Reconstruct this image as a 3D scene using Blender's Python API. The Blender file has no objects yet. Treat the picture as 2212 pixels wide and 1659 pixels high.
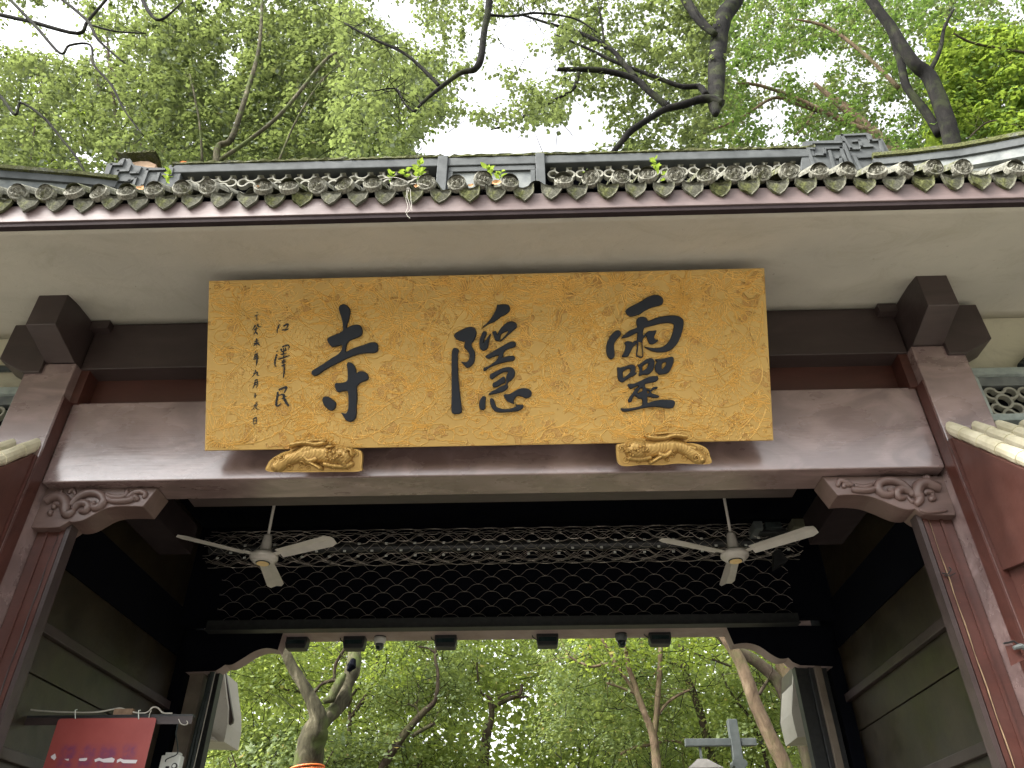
import bpy, math, random
import numpy as np
from mathutils import Vector, Matrix
random.seed(7); RNG = np.random.default_rng(11)
sc = bpy.context.scene
COL = sc.collection
R = math.radians
# ------------------------------------------------------------------ camera
YAW, PITCH, ROLL, FPX = R(1.50), R(35.64), R(-0.245), 1668.5
CAM = Vector((0, 0, 1.6))
fwd = Vector((-math.sin(YAW)*math.cos(PITCH), math.cos(YAW)*math.cos(PITCH), math.sin(PITCH)))
r0 = Vector((math.cos(YAW), math.sin(YAW), 0)); u0 = r0.cross(fwd)
RT = r0*math.cos(ROLL) + u0*math.sin(ROLL); UP = -r0*math.sin(ROLL) + u0*math.cos(ROLL)
cd = bpy.data.cameras.new('camera'); cam = bpy.data.objects.new('camera', cd); COL.objects.link(cam)
cd.sensor_width = 36; cd.lens = FPX/2212*36; cd.clip_end = 2000; cd.clip_start = 0.05
m = Matrix((RT, UP, -fwd)).transposed().to_4x4(); m.translation = CAM; cam.matrix_world = m
sc.camera = cam
# ------------------------------------------------------------------ world, sun, exposure
SUN_EL, SUN_AZ = R(48), R(236)      # sun behind thin cloud, high and a little behind the viewer's left
w = bpy.data.worlds.new('World'); sc.world = w; w.use_nodes = True
nt = w.node_tree; bg = nt.nodes['Background']
sky = nt.nodes.new('ShaderNodeTexSky'); sky.sky_type = 'NISHITA'; sky.sun_disc = False
sky.sun_elevation = SUN_EL; sky.sun_rotation = SUN_AZ; sky.air_density = 1.0; sky.dust_density = 4.0; sky.ozone_density = 1.0
hs = nt.nodes.new('ShaderNodeHueSaturation'); hs.inputs['Saturation'].default_value = 0.10
nt.links.new(sky.outputs[0], hs.inputs['Color']); nt.links.new(hs.outputs[0], bg.inputs[0])
bg.inputs[1].default_value = 0.15
sl = bpy.data.lights.new('sun', 'SUN'); so = bpy.data.objects.new('sun', sl); COL.objects.link(so)
sl.energy = 1.5; sl.angle = R(24); sl.color = (1.0, 0.96, 0.88)
sd = Vector((math.sin(SUN_AZ)*math.cos(SUN_EL), math.cos(SUN_AZ)*math.cos(SUN_EL), math.sin(SUN_EL)))
so.rotation_euler = sd.to_track_quat('Z', 'Y').to_euler()
sc.view_settings.view_transform = 'Standard'; sc.view_settings.look = 'None'
sc.view_settings.gamma = 1; sc.view_settings.exposure = 2.32
sc.view_settings.use_curve_mapping = False
sc.render.resolution_x = 1024; sc.render.resolution_y = 768

# ------------------------------------------------------------------ survey helpers: sight lines cut by real planes
def ray(px, py):
    return (RT*((px-1106)/FPX) - UP*((py-829.5)/FPX) + fwd)
def at(px, py, Y):
    d = ray(px, py); return CAM + d*(Y/d.y)
def atx(px, py, X):
    d = ray(px, py); return CAM + d*(X/d.x)
def atz(px, py, Z):
    d = ray(px, py); return CAM + d*((Z-1.6)/d.z)
def depth(p): return (p-CAM).dot(fwd)

# ------------------------------------------------------------------ object helpers
def tag(o, label=None, cat=None, group=None, kind=None):
    if label: o['label'] = label
    if cat: o['category'] = cat
    if group: o['group'] = group
    if kind: o['kind'] = kind
    return o
def thing(name, label, cat, loc=(0, 0, 0), group=None):
    o = bpy.data.objects.new(name, None); COL.objects.link(o); o.location = loc
    o.empty_display_size = 0.2
    return tag(o, label, cat, group)
def wloc(o):
    v = Vector((0, 0, 0))
    while o is not None:
        v += o.location; o = o.parent
    return v
def mkobj(name, me, parent=None, loc=None):
    o = bpy.data.objects.new(name, me); COL.objects.link(o)
    if parent is not None: o.parent = parent
    if loc is not None: o.location = Vector(loc) - (wloc(parent) if parent else Vector())
    return o
class MB:
    def __init__(s): s.v = []; s.f = []
    def add(s, vs, fs):
        b = len(s.v); s.v += [tuple(v) for v in vs]; s.f += [tuple(i+b for i in f) for f in fs]; return s
    def box(s, x0, x1, y0, y1, z0, z1):
        return s.add([(x0,y0,z0),(x1,y0,z0),(x1,y1,z0),(x0,y1,z0),(x0,y0,z1),(x1,y0,z1),(x1,y1,z1),(x0,y1,z1)],
            [(0,3,2,1),(4,5,6,7),(0,1,5,4),(1,2,6,5),(2,3,7,6),(3,0,4,7)])
    def prism(s, pts, ext):            # planar polygon of 3-D points pushed along vector ext
        n = len(pts); P = [Vector(p) for p in pts]; e = Vector(ext)
        s.add([*P, *[p+e for p in P]], [tuple(range(n-1, -1, -1)), tuple(range(n, 2*n))] + [(i, (i+1) % n, (i+1) % n+n, i+n) for i in range(n)])
        return s
    def tube(s, path, rad, n=8, cap=True, rough=0.0):
        P = [Vector(p) for p in path]
        if not hasattr(rad, '__len__'): rad = [rad]*len(P)
        b = len(s.v); ref = None
        for i, p in enumerate(P):
            t = (P[min(i+1, len(P)-1)] - P[max(i-1, 0)])
            t = t.normalized() if t.length > 1e-9 else Vector((0, 0, 1))
            if ref is None:
                ref = t.orthogonal().normalized()
            ref = (ref - t*ref.dot(t)).normalized(); q = t.cross(ref)
            for k in range(n):
                a = 2*math.pi*k/n; rr = rad[i]*(1+rough*(random.random()-.5))
                s.v.append(tuple(p + (ref*math.cos(a)+q*math.sin(a))*rr))
        for i in range(len(P)-1):
            for k in range(n):
                s.f.append((b+i*n+k, b+i*n+(k+1) % n, b+(i+1)*n+(k+1) % n, b+(i+1)*n+k))
        if cap:
            s.f.append(tuple(b+k for k in range(n-1, -1, -1))); s.f.append(tuple(b+(len(P)-1)*n+k for k in range(n)))
        return s
    def lathe(s, prof, c, n=24, sx=1, sy=1):
        b = len(s.v); c = Vector(c)
        for (r, z) in prof:
            for k in range(n):
                a = 2*math.pi*k/n; s.v.append((c.x+r*sx*math.cos(a), c.y+r*sy*math.sin(a), c.z+z))
        for i in range(len(prof)-1):
            for k in range(n):
                s.f.append((b+i*n+k, b+i*n+(k+1) % n, b+(i+1)*n+(k+1) % n, b+(i+1)*n+k))
        s.f.append(tuple(b+k for k in range(n-1, -1, -1))); s.f.append(tuple(b+(len(prof)-1)*n+k for k in range(n)))
        return s
    def mesh(s, name, mat, off=Vector((0, 0, 0)), smooth=False):
        me = bpy.data.meshes.new(name)
        me.from_pydata([(x-off.x, y-off.y, z-off.z) for x, y, z in s.v], [], s.f); me.materials.append(mat)
        import bmesh
        bm = bmesh.new(); bm.from_mesh(me); bmesh.ops.recalc_face_normals(bm, faces=bm.faces); bm.to_mesh(me); bm.free()
        if smooth: me.shade_smooth(); 
        me.update(); return me
    def build(s, name, mat, parent=None, smooth=False, bevel=0.0):
        o = mkobj(name, s.mesh(name, mat, wloc(parent) if parent else Vector(), smooth), parent)
        if smooth:
            md = None
        if bevel:
            md = o.modifiers.new('bevel', 'BEVEL'); md.width = bevel; md.segments = 2; md.limit_method = 'ANGLE'; md.angle_limit = R(40)
        return o
def quads(name, V, F, mat, parent=None):
    off = np.array(wloc(parent) if parent else (0, 0, 0))
    V = V - off; k = F.shape[1]
    me = bpy.data.meshes.new(name); me.vertices.add(len(V)); me.vertices.foreach_set('co', V.astype(np.float32).ravel())
    me.loops.add(F.size); me.loops.foreach_set('vertex_index', F.astype(np.int32).ravel())
    me.polygons.add(len(F)); me.polygons.foreach_set('loop_start', np.arange(0, F.size, k, dtype=np.int32))
    me.materials.append(mat); me.update(calc_edges=True)
    return mkobj(name, me, parent)

# ------------------------------------------------------------------ materials
def mat(name): 
    m = bpy.data.materials.new(name); m.use_nodes = True
    return m, m.node_tree, m.node_tree.nodes['Principled BSDF']
def ramp(nt, stops, fac):
    r = nt.nodes.new('ShaderNodeValToRGB'); el = r.color_ramp.elements
    el[0].position = stops[0][0]; el[0].color = (*stops[0][1], 1)
    el[1].position = stops[-1][0]; el[1].color = (*stops[-1][1], 1)
    for p, c in stops[1:-1]:
        e = el.new(p); e.color = (*c, 1)
    nt.links.new(fac, r.inputs[0]); return r.outputs[0]
def noise(nt, scale, detail=6, rough=0.6, coord='Object', stretch=(1, 1, 1), dist=0.0):
    tc = nt.nodes.new('ShaderNodeTexCoord'); mp = nt.nodes.new('ShaderNodeMapping'); mp.inputs['Scale'].default_value = stretch
    nt.links.new(tc.outputs[coord], mp.inputs[0])
    n = nt.nodes.new('ShaderNodeTexNoise'); n.inputs['Scale'].default_value = scale; n.inputs['Detail'].default_value = detail
    n.inputs['Roughness'].default_value = rough; n.inputs['Distortion'].default_value = dist
    nt.links.new(mp.outputs[0], n.inputs['Vector']); return n.outputs['Fac']
def bump(nt, b, h, strength, dist=0.01, prev=None):
    n = nt.nodes.new('ShaderNodeBump'); n.inputs['Strength'].default_value = strength; n.inputs['Distance'].default_value = dist
    nt.links.new(h, n.inputs['Height'])
    if prev is not None: nt.links.new(prev, n.inputs['Normal'])
    nt.links.new(n.outputs[0], b.inputs['Normal']); return n.outputs[0]
def mixc(nt, a, b, fac, mode='MIX'):
    m = nt.nodes.new('ShaderNodeMix'); m.data_type = 'RGBA'; m.blend_type = mode
    for s, v in ((m.inputs[6], a), (m.inputs[7], b), (m.inputs[0], fac)):
        if isinstance(v, tuple): s.default_value = (*v, 1)
        elif isinstance(v, (int, float)): s.default_value = v
        else: nt.links.new(v, s)
    return m.outputs[2]
def mapr(nt, v, a, b, c, d):
    m = nt.nodes.new('ShaderNodeMapRange'); m.inputs[1].default_value = a; m.inputs[2].default_value = b
    m.inputs[3].default_value = c; m.inputs[4].default_value = d; nt.links.new(v, m.inputs[0]); return m.outputs[0]
def simple(name, c1, c2, scale, rough=0.7, bmp=0.2, metallic=0, stretch=(1, 1, 1), spec=0.5, r2=None, ior=None, bscale=None):
    m, nt, b = mat(name)
    n = noise(nt, scale, stretch=stretch)
    nt.links.new(ramp(nt, [(0.3, c1), (0.7, c2)], n), b.inputs['Base Color'])
    n2 = noise(nt, (bscale or scale*6), stretch=stretch)
    if r2 is not None: nt.links.new(mapr(nt, noise(nt, scale*1.7, stretch=stretch), 0.3, 0.7, rough, r2), b.inputs['Roughness'])
    else: b.inputs['Roughness'].default_value = rough
    b.inputs['Metallic'].default_value = metallic; b.inputs['Specular IOR Level'].default_value = spec
    if ior: b.inputs['IOR'].default_value = ior
    if bmp: bump(nt, b, n2, bmp, 0.004)
    return m
def mossy(name, c1, c2, moss=0.5, scale=9, rough=0.9):
    m, nt, b = mat(name)
    base = ramp(nt, [(0.3, c1), (0.7, c2)], noise(nt, scale, 8))
    oi = nt.nodes.new('ShaderNodeObjectInfo')
    nz = noise(nt, scale*1.3, 8, 0.7)
    ad = nt.nodes.new('ShaderNodeMath'); ad.operation = 'MULTIPLY_ADD'; nt.links.new(oi.outputs['Random'], ad.inputs[0]); ad.inputs[1].default_value = 0.22; nt.links.new(nz, ad.inputs[2])
    fac = mapr(nt, ad.outputs[0], 1.08-moss, 1.26-moss, 0, 1)
    mc = ramp(nt, [(0.3, (0.045, 0.05, 0.018)), (0.7, (0.12, 0.125, 0.05))], noise(nt, 60, 4))
    cc = mixc(nt, base, mc, fac)
    sp = ramp(nt, [(0.36, (0.28, 0.28, 0.26)), (0.62, (1.25, 1.25, 1.2))], noise(nt, 55, 6, 0.75))
    nt.links.new(mixc(nt, cc, sp, 0.85, 'MULTIPLY'), b.inputs['Base Color']); b.inputs['Roughness'].default_value = rough; b.inputs['Specular IOR Level'].default_value = 0.15
    p = bump(nt, b, noise(nt, 35, 8, 0.7), 0.9, 0.012)
    bump(nt, b, noise(nt, 160, 4, 0.7), 0.4, 0.004, p)
    return m
# lacquered timber: dark red-brown paint, worn patches, glossy
def lacquer(name, c1, c2, rough, r2, gloss=0.5):
    m, nt, b = mat(name)
    n = noise(nt, 2.2, 7, 0.62, stretch=(0.5, 1, 1))
    col = ramp(nt, [(0.3, c1), (0.7, c2)], n)
    dust_and_sheen = mapr(nt, noise(nt, 3.2, 7, 0.6, stretch=(0.5, 1, 1), dist=1.4), 0.46, 0.68, 0, 0.55 if gloss > .9 else 0.3)  # worn dust; stronger on the glossy beams to paint in mottled reflections
    col = mixc(nt, col, tuple(min(1, c*1.6+(0.03 if gloss > .9 else 0.006)) for c in c2), dust_and_sheen)
    fine = mapr(nt, noise(nt, 70, 5, 0.7, stretch=(0.06, 1, 1)), 0.56, 0.75, 0, 0.3)
    col = mixc(nt, col, (0.22, 0.16, 0.14) if gloss > .9 else tuple(c*1.8 for c in c2), fine)
    chip = mapr(nt, noise(nt, 24, 5, 0.7, stretch=(0.5, 1, 1)), 0.70, 0.73, 0, 0.55)
    col = mixc(nt, col, (0.26, 0.20, 0.16) if gloss > .9 else tuple(c*2.6 for c in c2), chip)
    nt.links.new(col, b.inputs['Base Color'])
    nt.links.new(mapr(nt, noise(nt, 3.1, 6, 0.6, stretch=(0.5, 1, 1)), 0.3, 0.7, rough, r2), b.inputs['Roughness'])
    b.inputs['IOR'].default_value = 1.5 + gloss*0.2
    if gloss > .9: b.inputs['Coat Weight'].default_value = 0.9; b.inputs['Coat Roughness'].default_value = 0.22; b.inputs['Coat IOR'].default_value = 1.6
    p = bump(nt, b, noise(nt, 9, 4, 0.5, stretch=(0.4, 1, 1)), 0.2, 0.012)
    bump(nt, b, noise(nt, 90, 4, 0.5, stretch=(0.05, 1, 1)), 0.3, 0.002, p)
    return m
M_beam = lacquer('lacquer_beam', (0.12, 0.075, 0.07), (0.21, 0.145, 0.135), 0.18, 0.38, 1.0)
M_dark = lacquer('lacquer_dark', (0.028, 0.018, 0.017), (0.046, 0.031, 0.029), 0.35, 0.5, 0.3)
M_red = lacquer('lacquer_red', (0.045, 0.013, 0.009), (0.072, 0.022, 0.015), 0.35, 0.55, 0.4)
M_panel = lacquer('passage_panel_paint', (0.014, 0.010, 0.006), (0.034, 0.024, 0.012), 0.3, 0.5, 0.3)
M_wallred = simple('gable_paint', (0.055, 0.018, 0.013), (0.095, 0.036, 0.027), 3.5, 0.45, 0.5, r2=0.65, bscale=12)
M_post = simple('tan_post_paint', (0.13, 0.10, 0.075), (0.22, 0.18, 0.14), 5, 0.6, 0.2)
M_lintel = simple('underlit_lintel', (0.30, 0.22, 0.205), (0.42, 0.33, 0.31), 4, 0.6, 0.2)  # paled so that daylight from below sits in the colour
M_fascia = lacquer('fascia_paint', (0.085, 0.056, 0.052), (0.15, 0.11, 0.103), 0.5, 0.7, 0.0)
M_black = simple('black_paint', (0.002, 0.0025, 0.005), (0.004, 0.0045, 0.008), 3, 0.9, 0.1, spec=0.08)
M_batten = simple('batten_paint', (0.018, 0.012, 0.013), (0.03, 0.022, 0.022), 3, 0.85, 0.1, spec=0.1)
M_blackmetal = simple('black_metal', (0.012, 0.013, 0.014), (0.03, 0.03, 0.03), 20, 0.45, 0.1)
M_carve = lacquer('carved_wood_paint', (0.075, 0.044, 0.037), (0.13, 0.080, 0.068), 0.4, 0.6, 0.5)
def plaster(name, c1, c2):
    m, nt, b = mat(name)
    col = ramp(nt, [(0.3, c1), (0.7, c2)], noise(nt, 1.1, 7, 0.6))
    st = mapr(nt, noise(nt, 1.8, 9, 0.78, dist=1.6), 0.50, 0.70, 0, 0.42)
    col = mixc(nt, col, (0.30, 0.27, 0.20), st)
    sp = mapr(nt, noise(nt, 26, 3, 0.5), 0.72, 0.76, 0, 0.5)
    col = mixc(nt, col, (0.22, 0.19, 0.15), sp)
    nt.links.new(col, b.inputs['Base Color']); b.inputs['Roughness'].default_value = 0.85
    p = bump(nt, b, noise(nt, 4, 8, 0.65, dist=0.6), 0.6, 0.014)
    bump(nt, b, noise(nt, 60, 5, 0.6), 0.15, 0.003, p)
    return m
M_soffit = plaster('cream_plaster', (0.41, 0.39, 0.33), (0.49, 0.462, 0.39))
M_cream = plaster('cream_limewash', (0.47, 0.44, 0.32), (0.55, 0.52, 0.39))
M_tile = mossy('mossy_grey_tile', (0.13, 0.13, 0.11), (0.27, 0.26, 0.22), 0.52)
M_drip = mossy('mossy_drip_tile', (0.06, 0.06, 0.05), (0.17, 0.165, 0.13), 0.50)
M_creamtile = simple('lime_washed_tile', (0.42, 0.38, 0.25), (0.66, 0.61, 0.45), 6, 0.85, 0.4)
M_ridge = simple('grey_ridge_render', (0.032, 0.036, 0.036), (0.075, 0.081, 0.08), 5, 0.85, 0.3)
M_ridgel = simple('pale_ridge_board', (0.08, 0.09, 0.092), (0.20, 0.21, 0.195), 6, 0.85, 0.3)
M_ridgemoss = mossy('mossy_ridge_cap', (0.10, 0.105, 0.10), (0.18, 0.18, 0.16), 0.60, 7)
M_ring = simple('ring_tile_clay', (0.19, 0.185, 0.15), (0.32, 0.31, 0.25), 8, 0.85, 0.2)
M_frame = simple('grey_green_frame', (0.20, 0.235, 0.22), (0.36, 0.40, 0.37), 9, 0.7, 0.2)
M_white = simple('fan_enamel', (0.50, 0.47, 0.42), (0.62, 0.58, 0.52), 8, 0.4, 0.05)
M_brass = simple('fan_cap_brass', (0.80, 0.55, 0.22), (0.88, 0.64, 0.30), 5, 0.35, 0.05, metallic=0.0)
M_wire = simple('steel_wire', (0.30, 0.27, 0.23), (0.48, 0.43, 0.37), 30, 0.35, 0, metallic=0.7)
M_boxw = simple('white_plastic', (0.55, 0.57, 0.52), (0.66, 0.67, 0.62), 9, 0.45, 0.05)
M_glass = simple('dark_dome', (0.01, 0.02, 0.022), (0.03, 0.05, 0.05), 9, 0.1, 0)
M_steel = simple('grey_lamp_paint', (0.068, 0.080, 0.078), (0.115, 0.128, 0.124), 9, 0.5, 0.1)
M_orange = simple('orange_strap', (0.75, 0.16, 0.03), (0.85, 0.22, 0.05), 9, 0.6, 0.1)
M_cable = simple('pale_cable', (0.35, 0.33, 0.28), (0.5, 0.47, 0.4), 20, 0.6, 0)
M_darkcable = simple('dark_cable', (0.01, 0.016, 0.016), (0.03, 0.04, 0.038), 20, 0.6, 0)
M_wood = simple('bare_wood', (0.20, 0.13, 0.07), (0.34, 0.24, 0.14), 12, 0.7, 0.4, stretch=(0.3, 1, 1))
M_ground = simple('stone_paving', (0.12, 0.112, 0.10), (0.19, 0.18, 0.16), 2.5, 0.8, 0.3)
M_soil = simple('forest_floor', (0.05, 0.045, 0.025), (0.10, 0.10, 0.04), 1.5, 0.9, 0.4)
def gold(name, dark=True):
    m, nt, b = mat(name)
    c = ramp(nt, [(0.25, (0.44, 0.275, 0.082)), (0.75, (0.58, 0.375, 0.12))], noise(nt, 2.2, 5))
    if dark:
        patch = mapr(nt, noise(nt, 6.5, 3, 0.5, dist=1.2), 0.58, 0.61, 0, 0.8)
        sp = mapr(nt, noise(nt, 95, 3, 0.7), 0.42, 0.56, 0, 1)
        mu = nt.nodes.new('ShaderNodeMath'); mu.operation = 'MULTIPLY'; nt.links.new(patch, mu.inputs[0]); nt.links.new(sp, mu.inputs[1])
        c = mixc(nt, c, (0.40, 0.19, 0.045), mu.outputs[0])
        hb = nt.nodes.new('ShaderNodeMath'); hb.operation = 'MULTIPLY'; nt.links.new(patch, hb.inputs[0]); nt.links.new(noise(nt, 110, 3, 0.7), hb.inputs[1])
        bump(nt, b, hb.outputs[0], 0.9, 0.012)
    else:
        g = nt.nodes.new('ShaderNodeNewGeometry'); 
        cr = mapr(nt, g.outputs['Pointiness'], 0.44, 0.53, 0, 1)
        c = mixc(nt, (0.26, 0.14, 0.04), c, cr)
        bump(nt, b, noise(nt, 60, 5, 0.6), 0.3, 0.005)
    nt.links.new(c, b.inputs['Base Color'])
    b.inputs['Metallic'].default_value = 0.45; b.inputs['Roughness'].default_value = 0.42
    return m
M_gold = gold('gold_leaf_board'); M_goldline = simple('gold_relief_highlight', (0.68, 0.44, 0.13), (0.80, 0.55, 0.20), 3, 0.35, 0, metallic=0.45); M_lion = gold('gilt_carving', False)  # relief lines get a brighter gold, painting in their edge highlights
M_ink, nt_, b_ = mat('blue_black_lettering'); b_.inputs['Base Color'].default_value = (0.016, 0.019, 0.026, 1); b_.inputs['Roughness'].default_value = 0.6; b_.inputs['Specular IOR Level'].default_value = .25
bump(nt_, b_, noise(nt_, 40, 4), 0.15, 0.003)
# red hanging board: red print, worn purple lettering ghosts and the white feet of four characters
def board_mat():
    m, nt, b = mat('red_notice_print')
    base = ramp(nt, [(0.3, (0.30, 0.06, 0.055)), (0.7, (0.37, 0.085, 0.075))], noise(nt, 3))
    tc = nt.nodes.new('ShaderNodeTexCoord'); sx = nt.nodes.new('ShaderNodeSeparateXYZ'); nt.links.new(tc.outputs['Object'], sx.inputs[0])
    def band(v, a, b_, e=0.02):
        x = mapr(nt, v, a-e, a+e, 0, 1); y = mapr(nt, v, b_-e, b_+e, 1, 0)
        q = nt.nodes.new('ShaderNodeMath'); q.operation = 'MULTIPLY'; nt.links.new(x, q.inputs[0]); nt.links.new(y, q.inputs[1]); return q.outputs[0]
    bz = band(sx.outputs[2], -0.345, -0.19)
    acc = None
    for a, c in ((0.10, 0.21), (0.25, 0.36), (0.39, 0.52), (0.56, 0.66)):
        q = nt.nodes.new('ShaderNodeMath'); q.operation = 'MULTIPLY'; nt.links.new(bz, q.inputs[0]); nt.links.new(band(sx.outputs[0], a, c), q.inputs[1])
        q2 = nt.nodes.new('ShaderNodeMath'); q2.operation = 'MULTIPLY'; nt.links.new(q.outputs[0], q2.inputs[0]); nt.links.new(mapr(nt, noise(nt, 18, 4), 0.35, 0.6, 0.1, 0.8), q2.inputs[1])
        base = mixc(nt, base, (0.17, 0.045, 0.12), q2.outputs[0])
    nt.links.new(base, b.inputs['Base Color']); b.inputs['Roughness'].default_value = 0.4
    return m
M_board = board_mat()
M_print, nt_, b_ = mat('white_print'); b_.inputs['Base Color'].default_value = (0.72, 0.66, 0.68, 1); b_.inputs['Roughness'].default_value = 0.5
def leafmat(name, dark, light, trans, gloss=0.12, tw=0.55):
    m = bpy.data.materials.new(name); m.use_nodes = True; nt = m.node_tree; nt.nodes.clear()
    out = nt.nodes.new('ShaderNodeOutputMaterial')
    g = nt.nodes.new('ShaderNodeNewGeometry')
    c = ramp(nt, [(0.0, dark), (0.6, light), (0.965, light), (1.0, (min(1, light[0]*2.2), light[1]*1.1, light[2]))], g.outputs['Random Per Island'])
    t = ramp(nt, [(0.0, tuple(x*0.6 for x in trans)), (1.0, trans)], g.outputs['Random Per Island'])
    d = nt.nodes.new('ShaderNodeBsdfDiffuse'); nt.links.new(c, d.inputs[0])
    tr = nt.nodes.new('ShaderNodeBsdfTranslucent'); nt.links.new(t, tr.inputs[0])
    gl = nt.nodes.new('ShaderNodeBsdfGlossy'); gl.inputs['Roughness'].default_value = 0.5; gl.inputs[0].default_value = (0.8, 0.85, 0.8, 1)
    m1 = nt.nodes.new('ShaderNodeMixShader'); m1.inputs[0].default_value = tw; nt.links.new(d.outputs[0], m1.inputs[1]); nt.links.new(tr.outputs[0], m1.inputs[2])
    m2 = nt.nodes.new('ShaderNodeMixShader'); m2.inputs[0].default_value = gloss*0.35; nt.links.new(m1.outputs[0], m2.inputs[1]); nt.links.new(gl.outputs[0], m2.inputs[2])
    nt.links.new(m2.outputs[0], out.inputs[0]); return m
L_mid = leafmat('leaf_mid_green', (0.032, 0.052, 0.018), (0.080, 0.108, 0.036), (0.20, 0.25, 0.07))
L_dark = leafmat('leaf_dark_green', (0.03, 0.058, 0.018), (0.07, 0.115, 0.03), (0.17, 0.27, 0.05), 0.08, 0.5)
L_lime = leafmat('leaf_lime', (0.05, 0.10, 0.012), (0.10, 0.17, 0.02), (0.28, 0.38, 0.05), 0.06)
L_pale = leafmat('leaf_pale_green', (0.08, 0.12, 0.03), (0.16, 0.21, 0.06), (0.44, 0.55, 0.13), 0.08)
L_g1 = leafmat('leaf_mid_brightened', (0.06, 0.10, 0.022), (0.15, 0.195, 0.055), (0.45, 0.54, 0.13), 0.06, 0.55)  # brighter copy of the mid leaf for the gate, luminous light put into its colour
L_g2 = leafmat('leaf_dark_brightened', (0.05, 0.085, 0.025), (0.14, 0.18, 0.065), (0.37, 0.45, 0.12), 0.06, 0.48)  # brighter copy of the dark leaf, light put into its colour
L_g3 = leafmat('leaf_yellow_green', (0.10, 0.15, 0.02), (0.16, 0.215, 0.04), (0.42, 0.52, 0.08), 0.05, 0.58)  # yellow-green for gate and woodland, also brightened in place of light
def bark(name, c1, c2, c3, mossf=0.3, scale=5):
    m, nt, b = mat(name)
    n = noise(nt, scale, 8, 0.65, stretch=(1, 1, 0.45), dist=0.8)
    c = ramp(nt, [(0.3, c1), (0.55, c2), (0.75, c3)], n)
    f = mapr(nt, noise(nt, 2.2, 6, 0.6), 0.5, 0.62, 0, mossf)
    c = mixc(nt, c, (0.075, 0.095, 0.03), f)
    nt.links.new(c, b.inputs['Base Color']); b.inputs['Roughness'].default_value = 0.95; b.inputs['Specular IOR Level'].default_value = 0.12
    p = bump(nt, b, noise(nt, 14, 7, 0.7, stretch=(1, 1, 0.15)), 0.9, 0.03)
    bump(nt, b, noise(nt, 60, 5, 0.6, stretch=(1, 1, 0.2)), 0.5, 0.008, p)
    return m
B_dark = bark('bark_dark', (0.006, 0.006, 0.0055), (0.013, 0.012, 0.011), (0.028, 0.025, 0.021), 0.2)
B_brown = bark('bark_brown', (0.025, 0.018, 0.013), (0.055, 0.042, 0.03), (0.10, 0.078, 0.056), 0.35)
B_tan = bark('bark_tan', (0.06, 0.042, 0.027), (0.15, 0.108, 0.07), (0.25, 0.19, 0.125), 0.4, 7)
B_syc = bark('bark_mottled', (0.018, 0.017, 0.011), (0.075, 0.068, 0.042), (0.24, 0.21, 0.15), 0.9, 5.5)

XC = -0.315
def mx(x): return 2*XC - x
# =================================================================== SETTING
g = MB().box(-110, 110, -80, 9.6, -0.3, 0.0).build('paving', M_ground); tag(g, kind='structure')
g = MB().box(-110, 110, 9.6, 130, -0.3, -0.004).build('ground', M_soil); tag(g, kind='structure')
g = MB().box(-110, 110, -130, -80, -0.3, -0.004).build('ground_front', M_soil); g.name = 'ground'; tag(g, kind='structure')

# =================================================================== GATEHOUSE
G = thing('gatehouse', 'dark red timber temple gatehouse with mossy tiled eave and cream soffit', 'gatehouse', (XC, 6.8, 0))
# columns with cross shaped bracket arms
for sgn in (-1, 1):
    X = lambda x: x if sgn > 0 else mx(x)
    def bx(x0, x1, *r): a, b = sorted((X(x0), X(x1))); return (a, b, *r)
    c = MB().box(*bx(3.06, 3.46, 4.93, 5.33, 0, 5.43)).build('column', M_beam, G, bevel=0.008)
    # forward arm, front face 4.55 m out, underside sloping back to the column head
    xa, xb = sorted((X(3.075), X(3.315)))
    MB().prism([(xa, 4.55, 5.86), (xa, 4.55, 5.53), (xa, 4.928, 5.435), (xa, 5.33, 5.435), (xa, 5.33, 5.9)], (xb-xa, 0, 0)).build('bracket_arm', M_dark, G, bevel=0.006)
    # side arm with chamfered foot
    MB().prism([(X(3.317), 4.9, 5.83), (X(3.70), 4.9, 5.83), (X(3.70), 4.9, 5.47), (X(3.46), 4.9, 5.33), (X(3.317), 4.9, 5.33)], (0, 0.25, 0)).build('bracket_arm', M_dark, G, bevel=0.006)
    MB().box(*bx(2.92, 3.073, 4.93, 5.10, 5.80, 5.885)).build('bracket_arm', M_dark, G)
    # pale joint strips beside the column foot
    MB().box(*bx(3.045, 3.058, 4.93, 5.045, 0, 5.1)).build('cover_strip', M_red, G)
UB = MB().box(mx(3.06), 3.06, 5.0, 5.33, 5.42, 5.895).build('upper_beam', M_dark, G, bevel=0.008)
MB().box(mx(3.06), 3.06, 5.17, 5.3, 5.08, 5.43).build('recess_panel', M_red, G)
for sgn in (-1, 1):
    x0, x1 = sorted(((2.99 if sgn > 0 else mx(2.99)), (3.06 if sgn > 0 else mx(3.06))))
    MB().box(x0, x1, 5.02, 5.17, 5.10, 5.42).build('panel_edge_post', M_red, G)
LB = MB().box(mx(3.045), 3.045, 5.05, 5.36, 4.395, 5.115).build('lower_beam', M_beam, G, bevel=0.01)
MB().box(mx(2.05), 2.05, 5.362, 5.50, 4.40, 4.50).build('lintel_board', M_dark, G)
ZB = at(1106, 463.5, 3.485).z; ZF = at(1106, 453, 3.475).z
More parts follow.
